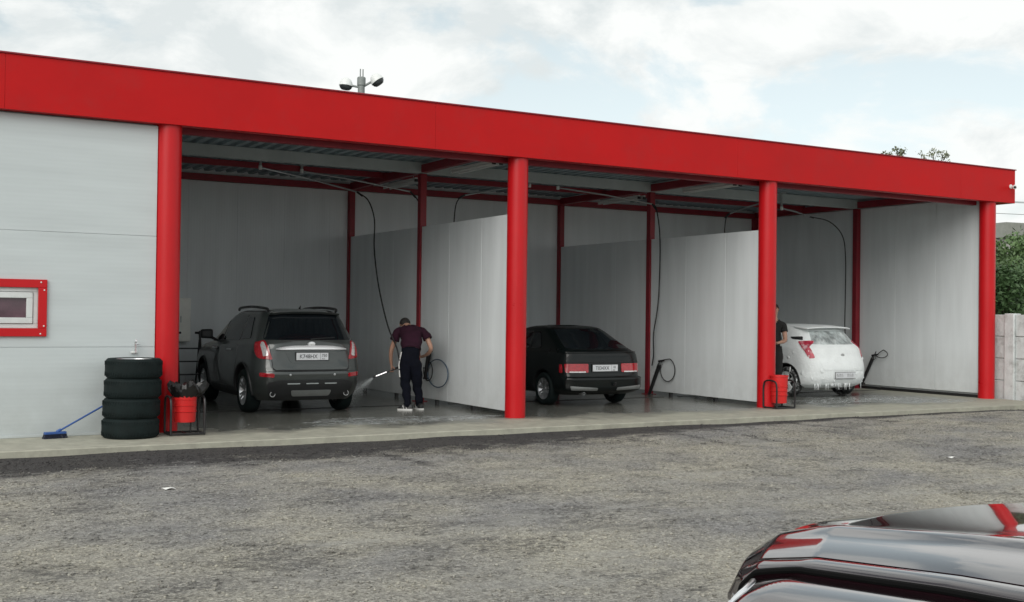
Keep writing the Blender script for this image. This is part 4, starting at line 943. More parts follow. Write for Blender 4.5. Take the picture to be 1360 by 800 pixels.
    for i, (nm, mm) in enumerate((('windscreen', M['glass']), ('roof_front', P), ('roof', P), ('rear_window', M['glass']))):
        a, b_ = ringv(*st[i]), ringv(*st[i+1]); mb = MB(); mb.add(a+b_, [(j, j+1, 10+j, 9+j) for j in range(8)]); mb.build(nm, mm, t)
    for sg in (-1, 1):
        lo = [(-1.27, .99), (-3.9, 1.0)]
        mb = MB(); up_ = [(W/2+sg*s3, y, z-.04) for y, z, s3 in st]; dn = [(W/2+sg*.80, y, 1.0 - .0*y) for y, z, s3 in st]
        mb.add(up_+dn, [(j, j+1, 5+j+1, 5+j) for j in range(4)]); mb.build('side_window', M['glass'], t)
        xs_ = W/2+sg*.895
        mb = MB(); mb.add([(W/2+sg*.80, -1.27, 1.0), (W/2+sg*.80, -4.45, .98), (xs_, -4.4, .86), (xs_, -1.6, .88), (xs_, -4.45, .30), (xs_, -1.9, .30), (W/2+sg*.78, -4.45, .25), (W/2+sg*.78, -1.9, .25)], [(0, 1, 2, 3), (3, 2, 4, 5), (5, 4, 6, 7)]); mb.build('body_side', P, t)
        wheel(t, (W/2+sg*.78, -.92, .34), .34, .23, .23, sg, 5); wheel(t, (W/2+sg*.78, -3.65, .34), .34, .23, .23, sg, 5)
    mb = MB(); mb.box((.12, -4.5, .3), (W-.12, -3.85, 1.08)); mb.build('boot', P, t, bevel=.05)
    mb = MB(); mb.box((.25, -4.3, .22), (W-.25, -.35, .30)); mb.build('underbody', M['black'], t)
    MB().box((.20, -1.85, .3), (W-.20, -.40, .72)).build('engine_bay', M['black'], t)
    return t
M['matteblack'] = mat('matte_black_gap', (.004, .004, .004), .8, spec=.1)  # flat black standing for the dark inside the wing gap
M['headlens'] = mat('headlamp_lens', (.28, .29, .30), .08, .6, .5, 14, .4, 18, coat=1, rvar=0)
make_big()
# ---------------------------------------------------------------- tyres stack, bins, broom, tap
lab = ['lowest of the four stacked tyres beside the red column', 'second tyre from the ground in the black stack', 'second tyre from the top of the black stack', 'topmost stacked tyre, showing its alloy rim']
for k in range(4):
    zz = .1275+.255*k; dx = (.0, .008, .022, .03)[k]
    t = thing('tyre', lab[k], 'tyre', (-.55+dx, -.50, zz), 0, 'black tyres stacked by the front wall'); t.rotation_euler = (0, 0, k*1.1)
    tb = MB(); pf = tyre_prof(.355, .25, .235); n = 72
    tb.lathe(pf, None, n, close=True)
    tb.build('tread', M['rubber'], t)
    gr = MB()
    for j in range(60):
        a = 2*math.pi*j/60
        for z0, z1 in ((-.095, -.045), (.045, .095)):
            c_, s_ = math.cos(a), math.sin(a); q = [Vector((.352, -.011, z0)), Vector((.352, .009, z1)), Vector((.358, .009, z1)), Vector((.358, -.011, z0)), Vector((.352, -.003, z0)), Vector((.352, .018, z1)), Vector((.358, .018, z1)), Vector((.358, -.003, z0))]
            gr.add([Matrix.Rotation(a, 4, 'Z') @ p for p in q], [(0, 1, 2, 3), (4, 7, 6, 5), (3, 2, 6, 7), (0, 4, 5, 1)])
    o = gr.build('tread_block', M['rubber'], t, fix=False); o['kind'] = 'stuff'
    rm = MB(); rm.lathe([(.238, .112), (.225, .118), (.215, .10), (.20, .06), (.19, .0)], None, 40); rm.f = [f for f in rm.f if len(f) == 4]; rm.mi = [0]*len(rm.f)
    rm.lathe([(.001, .05), (.06, .055), (.07, .04), (.07, .0)], None, 24)
    for s in range(7):
        a = 2*math.pi*s/7; m4 = Matrix.Rotation(a, 4, 'Z'); q = [(.05, -.02, .045), (.05, .02, .045), (.205, .035, .085), (.205, -.035, .085), (.05, -.02, .01), (.05, .02, .01), (.205, .035, .05), (.205, -.035, .05)]
        rm.add([m4 @ Vector(p) for p in q], [(0, 1, 2, 3), (7, 6, 5, 4), (0, 4, 5, 1), (1, 5, 6, 2), (2, 6, 7, 3), (3, 7, 4, 0)])
    rm.build('rim', M['alloy'], t)
def bin_(x, y, label, bag):
    t = thing('litter_bin', label, 'litter bin', (x, y, 0), 0)
    r = .155; h0, h1 = (.17, .60) if bag else (.10, .60)
    bk = MB(); bk.lathe([(r*.86, h0), (r*.90, h0+.03), (r, h1-.02), (r+.012, h1-.02), (r+.012, h1), (r-.006, h1), (r*.85, h0+.01)], None, 28, close=False)
    for z in (h0+.14, h0+.22, h0+.30): bk.lathe([(r*.955+.0, z-.006), (r*.955+.008, z), (r*.955+.0, z+.006)], None, 28)
    bucket = bk.build('bucket', M['binred'], t, ang=40)
    s = .22
    fr = MB()
    for sx in (-1, 1):
        fr.tube(catmull([(sx*s, -.17, .02), (sx*s, -.17, .40), (sx*s, -.10, .50), (sx*s, .10, .50), (sx*s, .17, .40), (sx*s, .17, .02)], 5), .016, 8)
    for y_ in (-.17, .17): fr.tube([(-s, y_, .02), (s, y_, .02)], .014, 6)
    for sx in (-1, 1): fr.tube([(sx*s, -.17, .02), (sx*s, .17, .02)], .014, 6)
    for sx in (-1, 1): fr.tube([(sx*s, 0, .50), (sx*r, 0, .50)], .010, 6)
    fr.tube([(0, -.17, .02), (0, .17, .02)], .012, 6); fr.tube([(0.08, .0, .02), (0.08, .0, h0+.02)], .012, 6)
    fr.build('stand', M['blackmetal'], t)
    if bag:
        g = random.Random(3); bg = MB(); n = 40; prof = [(r*.99, h1-.10), (r+.022, h1-.06), (r+.05, h1+.0), (r+.055, h1+.035), (r+.02, h1+.075), (r-.02, h1+.05), (r-.05, h1-.05), (.02, h1-.08)]
        vs = []
        for i, (rr, z) in enumerate(prof):
            for j in range(n):
                a = 2*math.pi*j/n; k = (.028*math.sin(5*a+i*.7)+.02*math.sin(11*a+1.3*i)+g.uniform(-.012, .012))*(1 if 0 < i < 6 else .2)
                rr2 = rr+k+(.06*max(0, math.cos(a-.2)) if i in (2, 3, 4) else 0); vs.append((rr2*math.cos(a), rr2*math.sin(a), z+k*1.2+(-.03*max(0, math.cos(a)) if i in (2, 3) else 0)))
        bg.add(vs, [(i*n+j, i*n+(j+1) % n, (i+1)*n+(j+1) % n, (i+1)*n+j) for i in range(len(prof)-1) for j in range(n)])
        bg.build('bin_bag', M['bag'], t, ang=25)
bin_(.15, -.47, 'red litter bin overflowing with a black bag, in a black stand by the left column', True)
bin_(10.90, -.28, 'red litter bin without a bag in its black hoop stand by the third column', False)
# broom
t = thing('broom', 'blue floor brush leaning from the front wall to the stacked tyres', 'broom', (-1.42, -.30, 0), R(10))
MB().tube([(0.03, 0, .09), (.70, .02, .44), (.92, .03, .55)], .012, 8).build('handle', M['blue'], t)
bh = MB(); bh.box((-.15, -.035, .055), (.12, .035, .085)); bh.tube([(0, 0, .08), (.06, 0, .11)], .02, 8); bh.build('head', M['blue'], t, bevel=.006)
br = MB()
for i in range(26):
    for j in range(5):
        x = -.145+.26*i/25; y = -.03+.06*j/4; br.tube([(x, y, .058), (x*1.12+random.uniform(-.006, .006), y*1.3, .002)], .0035, 4)
o = br.build('bristles', mat('dark_bristles', (.012, .016, .04), .8), t); o['kind'] = 'stuff'
# tap on the wall
t = thing('water_tap', 'small chrome water tap on the white wall above the tyre stack', 'tap', (-.43, -.06, 1.08))
MB().tube([(0, .0, 0), (0, -.06, 0), (0, -.06, .12), (0, -.075, .16), (0.0, -.11, .165), (0, -.13, .14)], .011, 8).build('spout', M['chrome'], t)
MB().tube([(0, -.06, .10), (.06, -.06, .115)], .008, 6).build('lever', M['chrome'], t)
MB().tube([(-.05, -.03, 0), (.03, -.03, 0)], .014, 8).build('pipe', M['white'], t)
# ---------------------------------------------------------------- cabinet and ladder behind the first column
t = thing('wall_cabinet', 'cream cabinet on the back wall just right of the first column', 'cabinet', (1.63, D2-.04, 1.03))
MB().box((-.28, -.22, 0), (.42, 0, .86)).build('body', M['cabinet'], t, bevel=.01)
dr = MB().box((-.27, -.235, .02), (.27, -.222, .84)).build('door', M['cabinet'], t, bevel=.004)
MB().tube([(.22, -.25, .38), (.22, -.25, .50)], .01, 6).build('handle', M['steel'], dr)
t = thing('step_ladder', 'black metal step ladder standing against the back wall beside the suv', 'ladder', (1.70, 5.6, 0))
for sx in (-.22, .20):
    MB().tube(catmull([(sx, -.25, 0), (sx, .0, 1.14), (sx-.01*(sx > 0), .05, 1.22), (sx-.08*(1 if sx > 0 else -1), .06, 1.23)], 5), .022, 8).build('rail', M['blackmetal'], t)
    MB().tube([(sx, .35, 0), (sx, .03, 1.1)], .018, 8).build('rear_leg', M['blackmetal'], t)
for k in range(4):
    z = .22+.24*k; y = -.25+.25*z/1.14
    MB().box((-.21, y-.05, z-.012), (.19, y+.05, z+.012)).build('step', M['blackmetal'], t)
# ---------------------------------------------------------------- people
def skinned(name, V, E, rad, material, parent, root=0, sub=2):
    me = bpy.data.meshes.new(name); me.from_pydata([tuple(v) for v in V], E, [])
    o = bpy.data.objects.new(name, me); COL.objects.link(o)
    bm = bmesh.new(); bm.from_mesh(me); ly = bm.verts.layers.skin.verify(); bm.verts.ensure_lookup_table()
    for i, v in enumerate(bm.verts):
        r = rad[i]; v[ly].radius = r if isinstance(r, tuple) else (r, r); v[ly].use_root = (i == root)
    bm.to_mesh(me); bm.free()
    md = o.modifiers.new('skin', 'SKIN'); md.use_smooth_shade = True; md.branch_smoothing = .6
    s2 = o.modifiers.new('sub', 'SUBSURF'); s2.levels = sub; s2.render_levels = sub
    dg = bpy.context.evaluated_depsgraph_get(); m2 = bpy.data.meshes.new_from_object(o.evaluated_get(dg)); o.modifiers.clear(); o.data = m2
    m2.materials.clear(); m2.materials.append(material); m2.shade_smooth(); o.parent = parent; return o
def garment(name, body, fig, keep, off, material, parent, seed=0, amp=.006, cut=None):
    """cloth grown from the body surface round the named joints, so it always follows the limbs"""
    me = body.data; nm = list(fig.n); P = np.array([tuple(v) for v in fig.V]); Rr = np.array([max(r) if isinstance(r, tuple) else r for r in fig.r])
    # sample along edges too
    pts = []; own = []
    for a, b in fig.E:
        for k in range(9):
            u = k/8; pts.append(P[a]*(1-u)+P[b]*u); own.append(a if u < .5 else b)
    pts = np.array(pts); own = np.array(own)
    co = np.array([tuple(v.co) for v in me.vertices]); d = ((co[:, None]-pts[None])**2).sum(2); near = own[d.argmin(1)]
    ks = {fig.n[k] for k in keep}; ok = np.array([n in ks for n in near])
    if cut is not None: ok &= np.array([cut(Vector(c)) for c in co])
    g = random.Random(seed); vm = {}; vs = []; fs = []
    for p in me.polygons:
        if sum(ok[v] for v in p.vertices) >= len(p.vertices)-1:
            f = []
            for v in p.vertices:
                if v not in vm:
                    c = me.vertices[v].co; n = me.vertices[v].normal; w = amp*(math.sin(c.z*41+c.x*17+seed)+math.sin(c.z*23-c.x*31+c.y*19))
                    vm[v] = len(vs); vs.append(c+n*(off+w))
                f.append(vm[v])
            fs.append(f)
    mb = MB(); mb.add(vs, fs); o = mb.build(name, material, parent, ang=180)
    so_ = o.modifiers.new('cloth', 'SOLIDIFY'); so_.thickness = .006; so_.offset = 1
    return o
class Fig:
    def __init__(s): s.V = []; s.E = []; s.r = []; s.n = {}
    def p(s, nm, pos, r, link=None):
        s.n[nm] = len(s.V); s.V.append(Vector(pos)); s.r.append(r)
        if link is not None: s.E.append((s.n[link], s.n[nm]))
        return s
def hand(f, wrist, pre, w, d, up_, curl=.7, side=1):
    """palm then five unequal curled fingers; w: wrist pos, d: direction, up_: palm normal"""
    d = Vector(d).normalized(); up_ = Vector(up_).normalized(); s_ = d.cross(up_).normalized()*side; w = Vector(w)
    f.p(pre+'palm', w+d*.045, (.018, .030), wrist); f.p(pre+'palm2', w+d*.085, (.014, .034), pre+'palm')
    for k, (o_, l_) in enumerate(((-.030, .072), (-.010, .082), (.010, .078), (.028, .060))):
        b = w+d*.095+s_*o_; m_ = b+(d*math.cos(curl*.6)+up_*math.sin(curl*.6))*l_*.45; e = m_+(d*math.cos(curl*1.6)+up_*math.sin(curl*1.6))*l_*.5
        f.p(pre+'f%da' % k, b, .0085, pre+'palm2'); f.p(pre+'f%db' % k, m_, .0078, pre+'f%da' % k); f.p(pre+'f%dc' % k, e, .0065, pre+'f%db' % k)
    f.p(pre+'t1', w+d*.035-s_*.040+up_*.012, .011, pre+'palm'); f.p(pre+'t2', w+d*.075-s_*.052+up_*.035, .009, pre+'t1')
def head_parts(parent, c, look, R_=.1):
    """ears, nose, eyes, hair around head centre c looking along look (up fixed by tilt)"""
    pass
def head_mesh(parent_fig_mesh): pass
def person_bent():
    t = thing('person', 'person in dark maroon t-shirt and black tracksuit bottoms bending with a spraying lance', 'person', (4.5, 1.85, 0), -YAW)
    f = Fig()
    f.p('pelvis', (.01, 0, .90), (.165, .15)).p('waist', (.005, .05, 1.01), (.16, .14), 'pelvis').p('belly', (.005, .13, 1.11), (.165, .14), 'waist').p('chest', (-.01, .26, 1.24), (.19, .145), 'belly').p('upper', (-.03, .37, 1.335), (.17, .12), 'chest')
    f.p('neck', (-.10, .49, 1.40), .055, 'upper').p('head0', (-.13, .56, 1.42), .075, 'neck').p('head1', (-.15, .62, 1.45), (.095, .085), 'head0').p('head2', (-.155, .69, 1.45), (.07, .06), 'head1')
    f.p('lsh', (-.20, .36, 1.34), .062, 'upper').p('lsh2', (-.265, .35, 1.29), .055, 'lsh').p('lel', (-.365, .36, 1.00), .042, 'lsh2').p('lfa', (-.375, .40, .86), .036, 'lel').p('lwr', (-.365, .44, .74), .026, 'lfa')
    hand(f, 'lwr', 'L', (-.365, .44, .74), (.0, .15, -1), (.25, -1, 0), 1.1, 1)
    f.p('rsh', (.15, .38, 1.34), .062, 'upper').p('rsh2', (.225, .37, 1.29), .055, 'rsh').p('rel', (.335, .30, 1.05), .042, 'rsh2').p('rfa', (.30, .38, .97), .036, 'rel').p('rwr', (.20, .50, .90), .026, 'rfa')
    hand(f, 'rwr', 'Rr', (.20, .50, .90), (-.8, .6, -.2), (0, 0, 1), 1.0, -1)
    f.p('lhip', (-.085, 0, .78), .115, 'pelvis').p('lkn', (-.085, .03, .50), .070, 'lhip').p('lcalf', (-.055, -.02, .32), .054, 'lkn').p('lan', (-.03, -.05, .10), .038, 'lcalf').p('lft', (-.10, -.04, .045), (.035, .03), 'lan').p('lto', (-.17, -.02, .035), (.035, .022), 'lft')
    f.p('rhip', (.105, .02, .78), .115, 'pelvis').p('rkn', (.105, .08, .50), .070, 'rhip').p('rcalf', (.13, .12, .32), .054, 'rkn').p('ran', (.16, .12, .10), .038, 'rcalf').p('rft', (.11, .19, .045), (.035, .03), 'ran').p('rto', (.06, .27, .035), (.035, .022), 'rft')
    b = skinned('body', f.V, f.E, f.r, M['skin'], t)
    # nose, ears
    e = MB(); hc = Vector((-.152, .63, 1.452)); q = Vector((-.05, .7, -.7)).normalized()
    for sg in (-1, 1): e.lathe([(.001, -.012), (.03, -.008), (.032, .006), (.001, .012)], Matrix.Translation(hc+Vector((sg*.088, -.005, -.01))) @ Matrix.Rotation(R(80), 4, 'Y'), 12)
    e.tube([hc+q*.085, hc+q*.118], [.018, .010], 8); e.build('ears_and_nose', M['skin'], t)
    # hair cap
    hm = MB(); vs = []; n = 20
    for i in range(9):
        ph = R(4+15.5*i)
        for j in range(n):
            a = 2*math.pi*j/n; vs.append(hc+Vector((-.004, -.004, .012))+Vector((.098*math.sin(ph)*math.cos(a), -.0+.108*math.sin(ph)*math.sin(a), .108*math.cos(ph))).copy())
    # tilt: crown points forward-up, drop nape
    ax = Matrix.Rotation(R(20), 3, 'X')
    vs = [hc+ax @ (v-hc) for v in vs[:n*6]]
    hm.add(vs, [(i*n+j, i*n+(j+1) % n, (i+1)*n+(j+1) % n, (i+1)*n+j) for i in range(5) for j in range(n)]+[tuple(range(n))]); hm.build('hair', M['hair'], t, ang=80)
    garment('tshirt', b, f, ['upper', 'chest', 'belly', 'waist', 'lsh', 'lsh2', 'rsh', 'rsh2', 'pelvis'], .027, M['shirt'], t, 2, .005, lambda c: c.z > 1.03 and not (c.x < -.30 and c.z < 1.13) and not (c.x > .275 and c.z < 1.15))
    tr = garment('trousers', b, f, ['pelvis', 'waist', 'lhip', 'lkn', 'lcalf', 'lan', 'rhip', 'rkn', 'rcalf', 'ran'], .020, M['pants'], t, 5, .005, lambda c: .065 < c.z < 1.085)
    for z0, z1 in ((.99, .86), (.84, .70), (.68, .56)):
        st = MB(); zz = np.linspace(z0, z1, 6); xs_ = np.interp(zz, [.49, .64, .78, .92, 1.0], [-.172, -.186, -.197, -.170, -.155]); 
        st.add([(x-.004, -.03-.0, z) for x, z in zip(xs_, zz)]+[(x+.004, -.065, z) for x, z in zip(xs_, zz)]+[(x+.02, -.03, z) for x, z in zip(xs_, zz)]+[(x+.02, -.065, z) for x, z in zip(xs_, zz)],
               [(i, i+1, 7+i, 6+i) for i in range(5)]+[(12+i, 18+i, 19+i, 13+i) for i in range(5)]+[(i, 12+i, 13+i, i+1) for i in range(5)]+[(6+i, 7+i, 19+i, 18+i) for i in range(5)])
        st.build('white_stripe', M['shoewhite'], tr)
    for nm, a, d in (('l', (-.035, -.05), Vector((-1, .15, 0))), ('r', (.158, .12), Vector((-.55, .85, 0)))):
        d.normalize(); s_ = Vector((-d.y, d.x, 0)); o_ = Vector((a[0], a[1], 0))-d*.06
        sh = MB(); vs = []; prof = [(-.03, .036, .09), (.02, .046, .115), (.07, .048, .11), (.13, .050, .085), (.185, .046, .065), (.22, .030, .045)]
        for dd, hw, h in prof:
            for k, (sx, sz) in enumerate(((-1, .018), (-1, .5*h), (-.55, h), (.55, h), (1, .5*h), (1, .018))): vs.append(o_+d*dd+s_*hw*sx+Vector((0, 0, sz)))
        sh.add(vs, [(i*6+j, i*6+(j+1) % 6, (i+1)*6+(j+1) % 6, (i+1)*6+j) for i in range(5) for j in range(6)]+[(5, 4, 3, 2, 1, 0), tuple(range(30, 36))]); so_ = sh.build('shoe', M['black'], t, bevel=.008, ang=70)
        sl = MB(); vs = []
        for dd, hw, h in prof:
            for sx, sz in ((-1, .0), (-1, .028), (1, .028), (1, .0)): vs.append(o_+d*(dd*1.02)+s_*(hw+.002)*sx+Vector((0, 0, sz)))
        sl.add(vs, [(i*4+j, i*4+(j+1) % 4, (i+1)*4+(j+1) % 4, (i+1)*4+j) for i in range(5) for j in range(4)]+[(3, 2, 1, 0), (20, 21, 22, 23)]); sl.build('sole', M['shoewhite'], so_, ang=50)
        st = MB()
        for dd in (.06, .11): st.box((0, 0, 0), (.02, .0, .0)) if False else st.tube([o_+d*dd+s_*.047+Vector((0, 0, .03)), o_+d*(dd+.02)+s_*.035+Vector((0, 0, .085)), o_+d*(dd+.02)-s_*.035+Vector((0, 0, .085)), o_+d*dd-s_*.047+Vector((0, 0, .03))], .008, 5)
        st.build('shoe_stripe', M['shoewhite'], so_)
    return t
person_bent()
# lance held by the washer; world frame of the person: rotate local by -YAW
def pl(v): 
    v = Vector(v); c_, s_ = math.cos(-YAW), math.sin(-YAW); return Vector((4.5+c_*v.x-s_*v.y, 1.85+s_*v.x+c_*v.y, v.z))
g0 = pl((-.355, .45, .655)); tip = pl((-.60, .42, .555)); d_ = (tip-g0).normalized()
t = thing('pressure_lance', 'silver pressure-washer lance in the hand of the bending person', 'lance', g0)
MB().tube([d_*.02, d_*.10], .017, 8).build('grip', M['black'], t)
MB().tube([d_*.08, d_*.30], .014, 8).build('tube', M['chrome'], t); MB().tube([d_*.29, d_*.36], [.013, .017], 8).build('nozzle', M['black'], t)
g_ = MB(); back = pl((-.20, .38, .72))-g0; g_.tube([d_*.03, -d_*.05, back], [.018, .022, .016], 8); g_.build('handle', M['black'], t)
MB().tube(catmull([back, back+Vector((.10, .02, .02)), back+Vector((.10, .18, .25)), pl((-.05, .62, .95))-g0], 6), .011, 6).build('hose', M['black'], t)
# water spray: fine cone of droplets
m_, nt_, bs = nodes('water_mist'); bs.inputs['Base Color'].default_value = (.85, .88, .88, 1); bs.inputs['Roughness'].default_value = .6
M['mist'] = m_
g = np.random.default_rng(9); nW = 8000; T = g.random(nW)**.8; p0 = np.array(tip+d_*.05); fd = np.array((d_+Vector((0, 0, -.30))).normalized()); ln = .62
u_ = np.array(Vector(fd).orthogonal().normalized()); v_ = np.cross(fd, u_); an = g.uniform(0, 6.28, nW); rad = np.abs(g.normal(0, 1, nW))*.13*T
C_ = p0+fd*(T*ln)[:, None]+(u_*np.cos(an)[:, None]+v_*np.sin(an)[:, None])*rad[:, None]
C_[:, 2] = np.maximum(C_[:, 2], .01)
s_ = g.uniform(.0012, .0032, nW); bt = np.array([(1, 0, -.5), (-.6, .8, -.5), (-.6, -.8, -.5), (0, 0, 1)])
V_ = (C_[:, None]+bt[None]*s_[:, None, None]).reshape(-1, 3); F_ = (np.array([(0, 1, 3), (1, 2, 3), (2, 0, 3), (0, 2, 1)])[None]+4*np.arange(nW)[:, None, None]).reshape(-1, 3)
me = bpy.data.meshes.new('water_spray'); me.from_pydata(V_.tolist(), [], F_.tolist()); me.materials.append(m_)
o = bpy.data.objects.new('water_spray', me); COL.objects.link(o); o['kind'] = 'stuff'; tag(o, 'fan of fine water spray leaving the lance towards the suv', 'water spray')
def person_stand():
    t = thing('person', 'person in black t-shirt mostly hidden behind the third red column, beside the foamed car', 'person', (12.50, 1.60, 0), -YAW-R(10)); t.scale = (1.06, 1.06, 1.06)
    f = Fig()
    f.p('pelvis', (0, 0, .95), (.14, .11)).p('belly', (0, 0, 1.12), (.14, .105), 'pelvis').p('chest', (0, 0, 1.30), (.155, .11), 'belly').p('upper', (0, 0, 1.43), (.12, .09), 'chest')
    f.p('neck', (0.005, 0, 1.55), .052, 'upper').p('head0', (.01, 0, 1.64), (.070, .078), 'neck').p('head1', (.012, 0, 1.72), (.080, .092), 'head0').p('head2', (.01, 0, 1.79), (.06, .07), 'head1')
    f.p('rsh', (.15, 0, 1.43), .06, 'upper').p('rsh2', (.20, .0, 1.38), .055, 'rsh').p('rel', (.225, -.06, 1.12), .045, 'rsh2').p('rfa', (.17, -.20, 1.10), .038, 'rel').p('rwr', (.08, -.28, 1.08), .027, 'rfa')
    hand(f, 'rwr', 'R', (.08, -.28, 1.08), (-.9, -.35, -.1), (0, -.2, 1), .9, 1)
    f.p('lsh', (-.15, 0, 1.43), .06, 'upper').p('lsh2', (-.20, .0, 1.38), .055, 'lsh').p('lel', (-.25, .0, 1.12), .042, 'lsh2').p('lwr', (-.20, -.12, .90), .027, 'lel')
    hand(f, 'lwr', 'L', (-.20, -.12, .90), (.1, -.3, -1), (1, 0, 0), .7, -1)
    f.p('lhip', (-.09, 0, .88), .10, 'pelvis').p('lkn', (-.10, -.01, .50), .06, 'lhip').p('lan', (-.10, .02, .09), .038, 'lkn').p('lto', (-.12, -.15, .035), (.035, .025), 'lan')
    f.p('rhip', (.09, 0, .88), .10, 'pelvis').p('rkn', (.09, -.01, .50), .06, 'rhip').p('ran', (.08, .02, .09), .038, 'rkn').p('rto', (.09, -.15, .035), (.035, .025), 'ran')
    bd = skinned('body', f.V, f.E, f.r, M['skin'], t)
    hc = Vector((.012, 0, 1.72)); e = MB()
    for sg in (-1, 1): e.lathe([(.001, -.01), (.028, -.006), (.03, .006), (.001, .01)], Matrix.Translation(hc+Vector((sg*.082, .01, -.01))) @ Matrix.Rotation(R(80), 4, 'Y'), 12)
    e.tube([hc+Vector((0, -.088, .005)), hc+Vector((0, -.115, -.025))], [.010, .015], 8); e.build('ears_and_nose', M['skin'], t)
    for sg in (-1, 1): MB().lathe([(.001, -.006), (.012, 0), (.001, .006)], Matrix.Translation(hc+Vector((sg*.032, -.088, .015))) @ Matrix.Rotation(R(90), 4, 'X'), 10).build('eye', M['ink'], t)
    MB().tube([hc+Vector((-.022, -.086, -.055)), hc+Vector((0, -.092, -.056)), hc+Vector((.022, -.086, -.055))], .005, 6).build('mouth', mat('lips', (.30, .11, .09), .5), t)
    hm = MB(); n = 20; vs = []
    for i in range(6):
        ph = R(4+18*i)
        for j in range(n): a = 2*math.pi*j/n; vs.append(hc+Matrix.Rotation(R(-22), 3, 'X') @ Vector((.092*math.sin(ph)*math.cos(a), .105*math.sin(ph)*math.sin(a), .02+.092*math.cos(ph))))
    hm.add(vs, [(i*n+j, i*n+(j+1) % n, (i+1)*n+(j+1) % n, (i+1)*n+j) for i in range(5) for j in range(n)]+[tuple(range(n))]); hm.build('hair', M['hair'], t, ang=80)
    garment('tshirt', bd, f, ['upper', 'chest', 'belly', 'lsh', 'lsh2', 'rsh', 'rsh2', 'pelvis'], .016, M['blacktee'], t, 3, .004, lambda c: c.z > .96)
    garment('trousers', bd, f, ['pelvis', 'belly', 'lhip', 'lkn', 'lan', 'rhip', 'rkn', 'ran'], .020, M['blacktee'], t, 4, .004, lambda c: .08 < c.z < 1.03)
    for sg in (-1, 1):
        sh = MB(); vs = []
        for yy, hw, h in ((.07, .035, .07), (.02, .042, .09), (-.06, .045, .075), (-.14, .046, .05), (-.20, .030, .035)):
            for sx, sz in ((-1, 0), (-1, .5*h), (-.5, h), (.5, h), (1, .5*h), (1, 0)): vs.append((sg*.09+hw*sx, yy, sz))
        sh.add(vs, [(i*6+j, i*6+(j+1) % 6, (i+1)*6+(j+1) % 6, (i+1)*6+j) for i in range(4) for j in range(6)]+[(5, 4, 3, 2, 1, 0), tuple(range(24, 30))]); sh.build('shoe', M['black'], t, bevel=.006)
person_stand()
# ---------------------------------------------------------------- roof-top lamp, camera
t = thing('floodlight_pole', 'grey pole rising above the red roof edge with two domed floodlights', 'floodlight pole', (6.9, 10.1, 0))
MB().tube([(0, 0, GZ), (0, 0, 7.2), (0, 0, 7.40)], [.15, .085, .08], 12).build('pole', M['pole'], t)
cl = MB(); cl.lathe([(.09, 7.20), (.105, 7.22), (.105, 7.40), (.09, 7.42)], None, 12); cl.build('collar', M['pole'], t)
for dx in (-.03, .04): MB().tube([(dx, 0, 7.35), (dx, 0, 7.62)], .014, 6).build('rod', M['pole'], t)
e_r = Vector((math.cos(YAW), -math.sin(YAW), 0))
def flood(off, tilt, ax):
    c = e_r*off+Vector((0, 0, 7.20+ (.12 if off > 0 else 0)))
    m4 = Matrix.Translation(c) @ Matrix.Rotation(tilt, 4, Vector(ax))
    arm = MB().tube([(0, 0, 7.16), c+(Vector((0, 0, c.z))-c)*.25+Vector((0, 0, .02))], .028, 8).build('arm', M['pole'], t)
    hd = MB(); hd.lathe([(.06, .19), (.11, .16), (.155, .08), (.17, .0), (.16, 0.0)], m4, 24); h = hd.build('lamp_head', M['white'], t)
    MB().lathe([(.158, .0), (.145, -.05), (.11, -.085), (.001, -.10)], m4, 24).build('lens', M['lampdark'], h)
flood(-.38, R(6), (0, 1, 0)); flood(.40, R(-35), tuple(fwd.cross(Vector((0,0,1))).cross(Vector((0,0,1)))) if False else (fwd.x, fwd.y, 0))
t = thing('security_camera', 'small white bullet camera on the right end of the red fascia', 'security camera', (17.50, -.205, 4.50))
MB().lathe([(.045, 0), (.045, .015), (.02, .02)], Matrix.Rotation(R(90), 4, 'X'), 16).build('mount', M['white'], t)
MB().tube([(0, -.02, 0), (0, -.07, -.005), (0.0, -.10, -.015)], .014, 8).build('bracket', M['white'], t)
MB().lathe([(.035, -.06), (.04, -.05), (.04, .07), (.032, .075), (.028, .06), (.001, .06)], Matrix.Translation((-.03, -.12, -.02)) @ Vector((-.75, -.6, -.25)).to_track_quat('Z', 'Y').to_matrix().to_4x4(), 16).build('housing', M['white'], t)
MB().lathe([(.001, .0), (.024, .0), (.024, .012), (.001, .014)], Matrix.Translation((-.03, -.12, -.02)) @ Vector((-.75, -.6, -.25)).to_track_quat('Z', 'Y').to_matrix().to_4x4() @ Matrix.Translation((0, 0, .056)), 12).build('lens', M['black'], t)
# ---------------------------------------------------------------- concrete fence at the right
t = thing('concrete_fence', 'weathered precast concrete block fence at the right end of the building', 'fence', (17.36, 0, GZ))
rows = 4; ph = (1.78-GZ)/rows
def crenel(y0, y1, k): 
    z0 = ph*k+.004; z1 = ph*(k+1)-.006
    b = MB().box((0, y0, z0), (.14, y1, z1)).build('concrete_block', M['concrete'], t, bevel=.012)
    b.location.x = random.uniform(-.006, .006)
ypil = [1.95, -.33, -2.6, -4.9]
for i in range(3):
    y1, y0 = ypil[i]-.12, ypil[i+1]+.12
    for k in range(rows): crenel(y0, y1, k)
for k in range(rows): crenel(2.07, 4.2, k)
for y in ypil:
    MB().box((-.05, y-.115, 0), (.19, y+.115, 1.80-GZ)).build('fence_post', M['concrete'], t, bevel=.014)
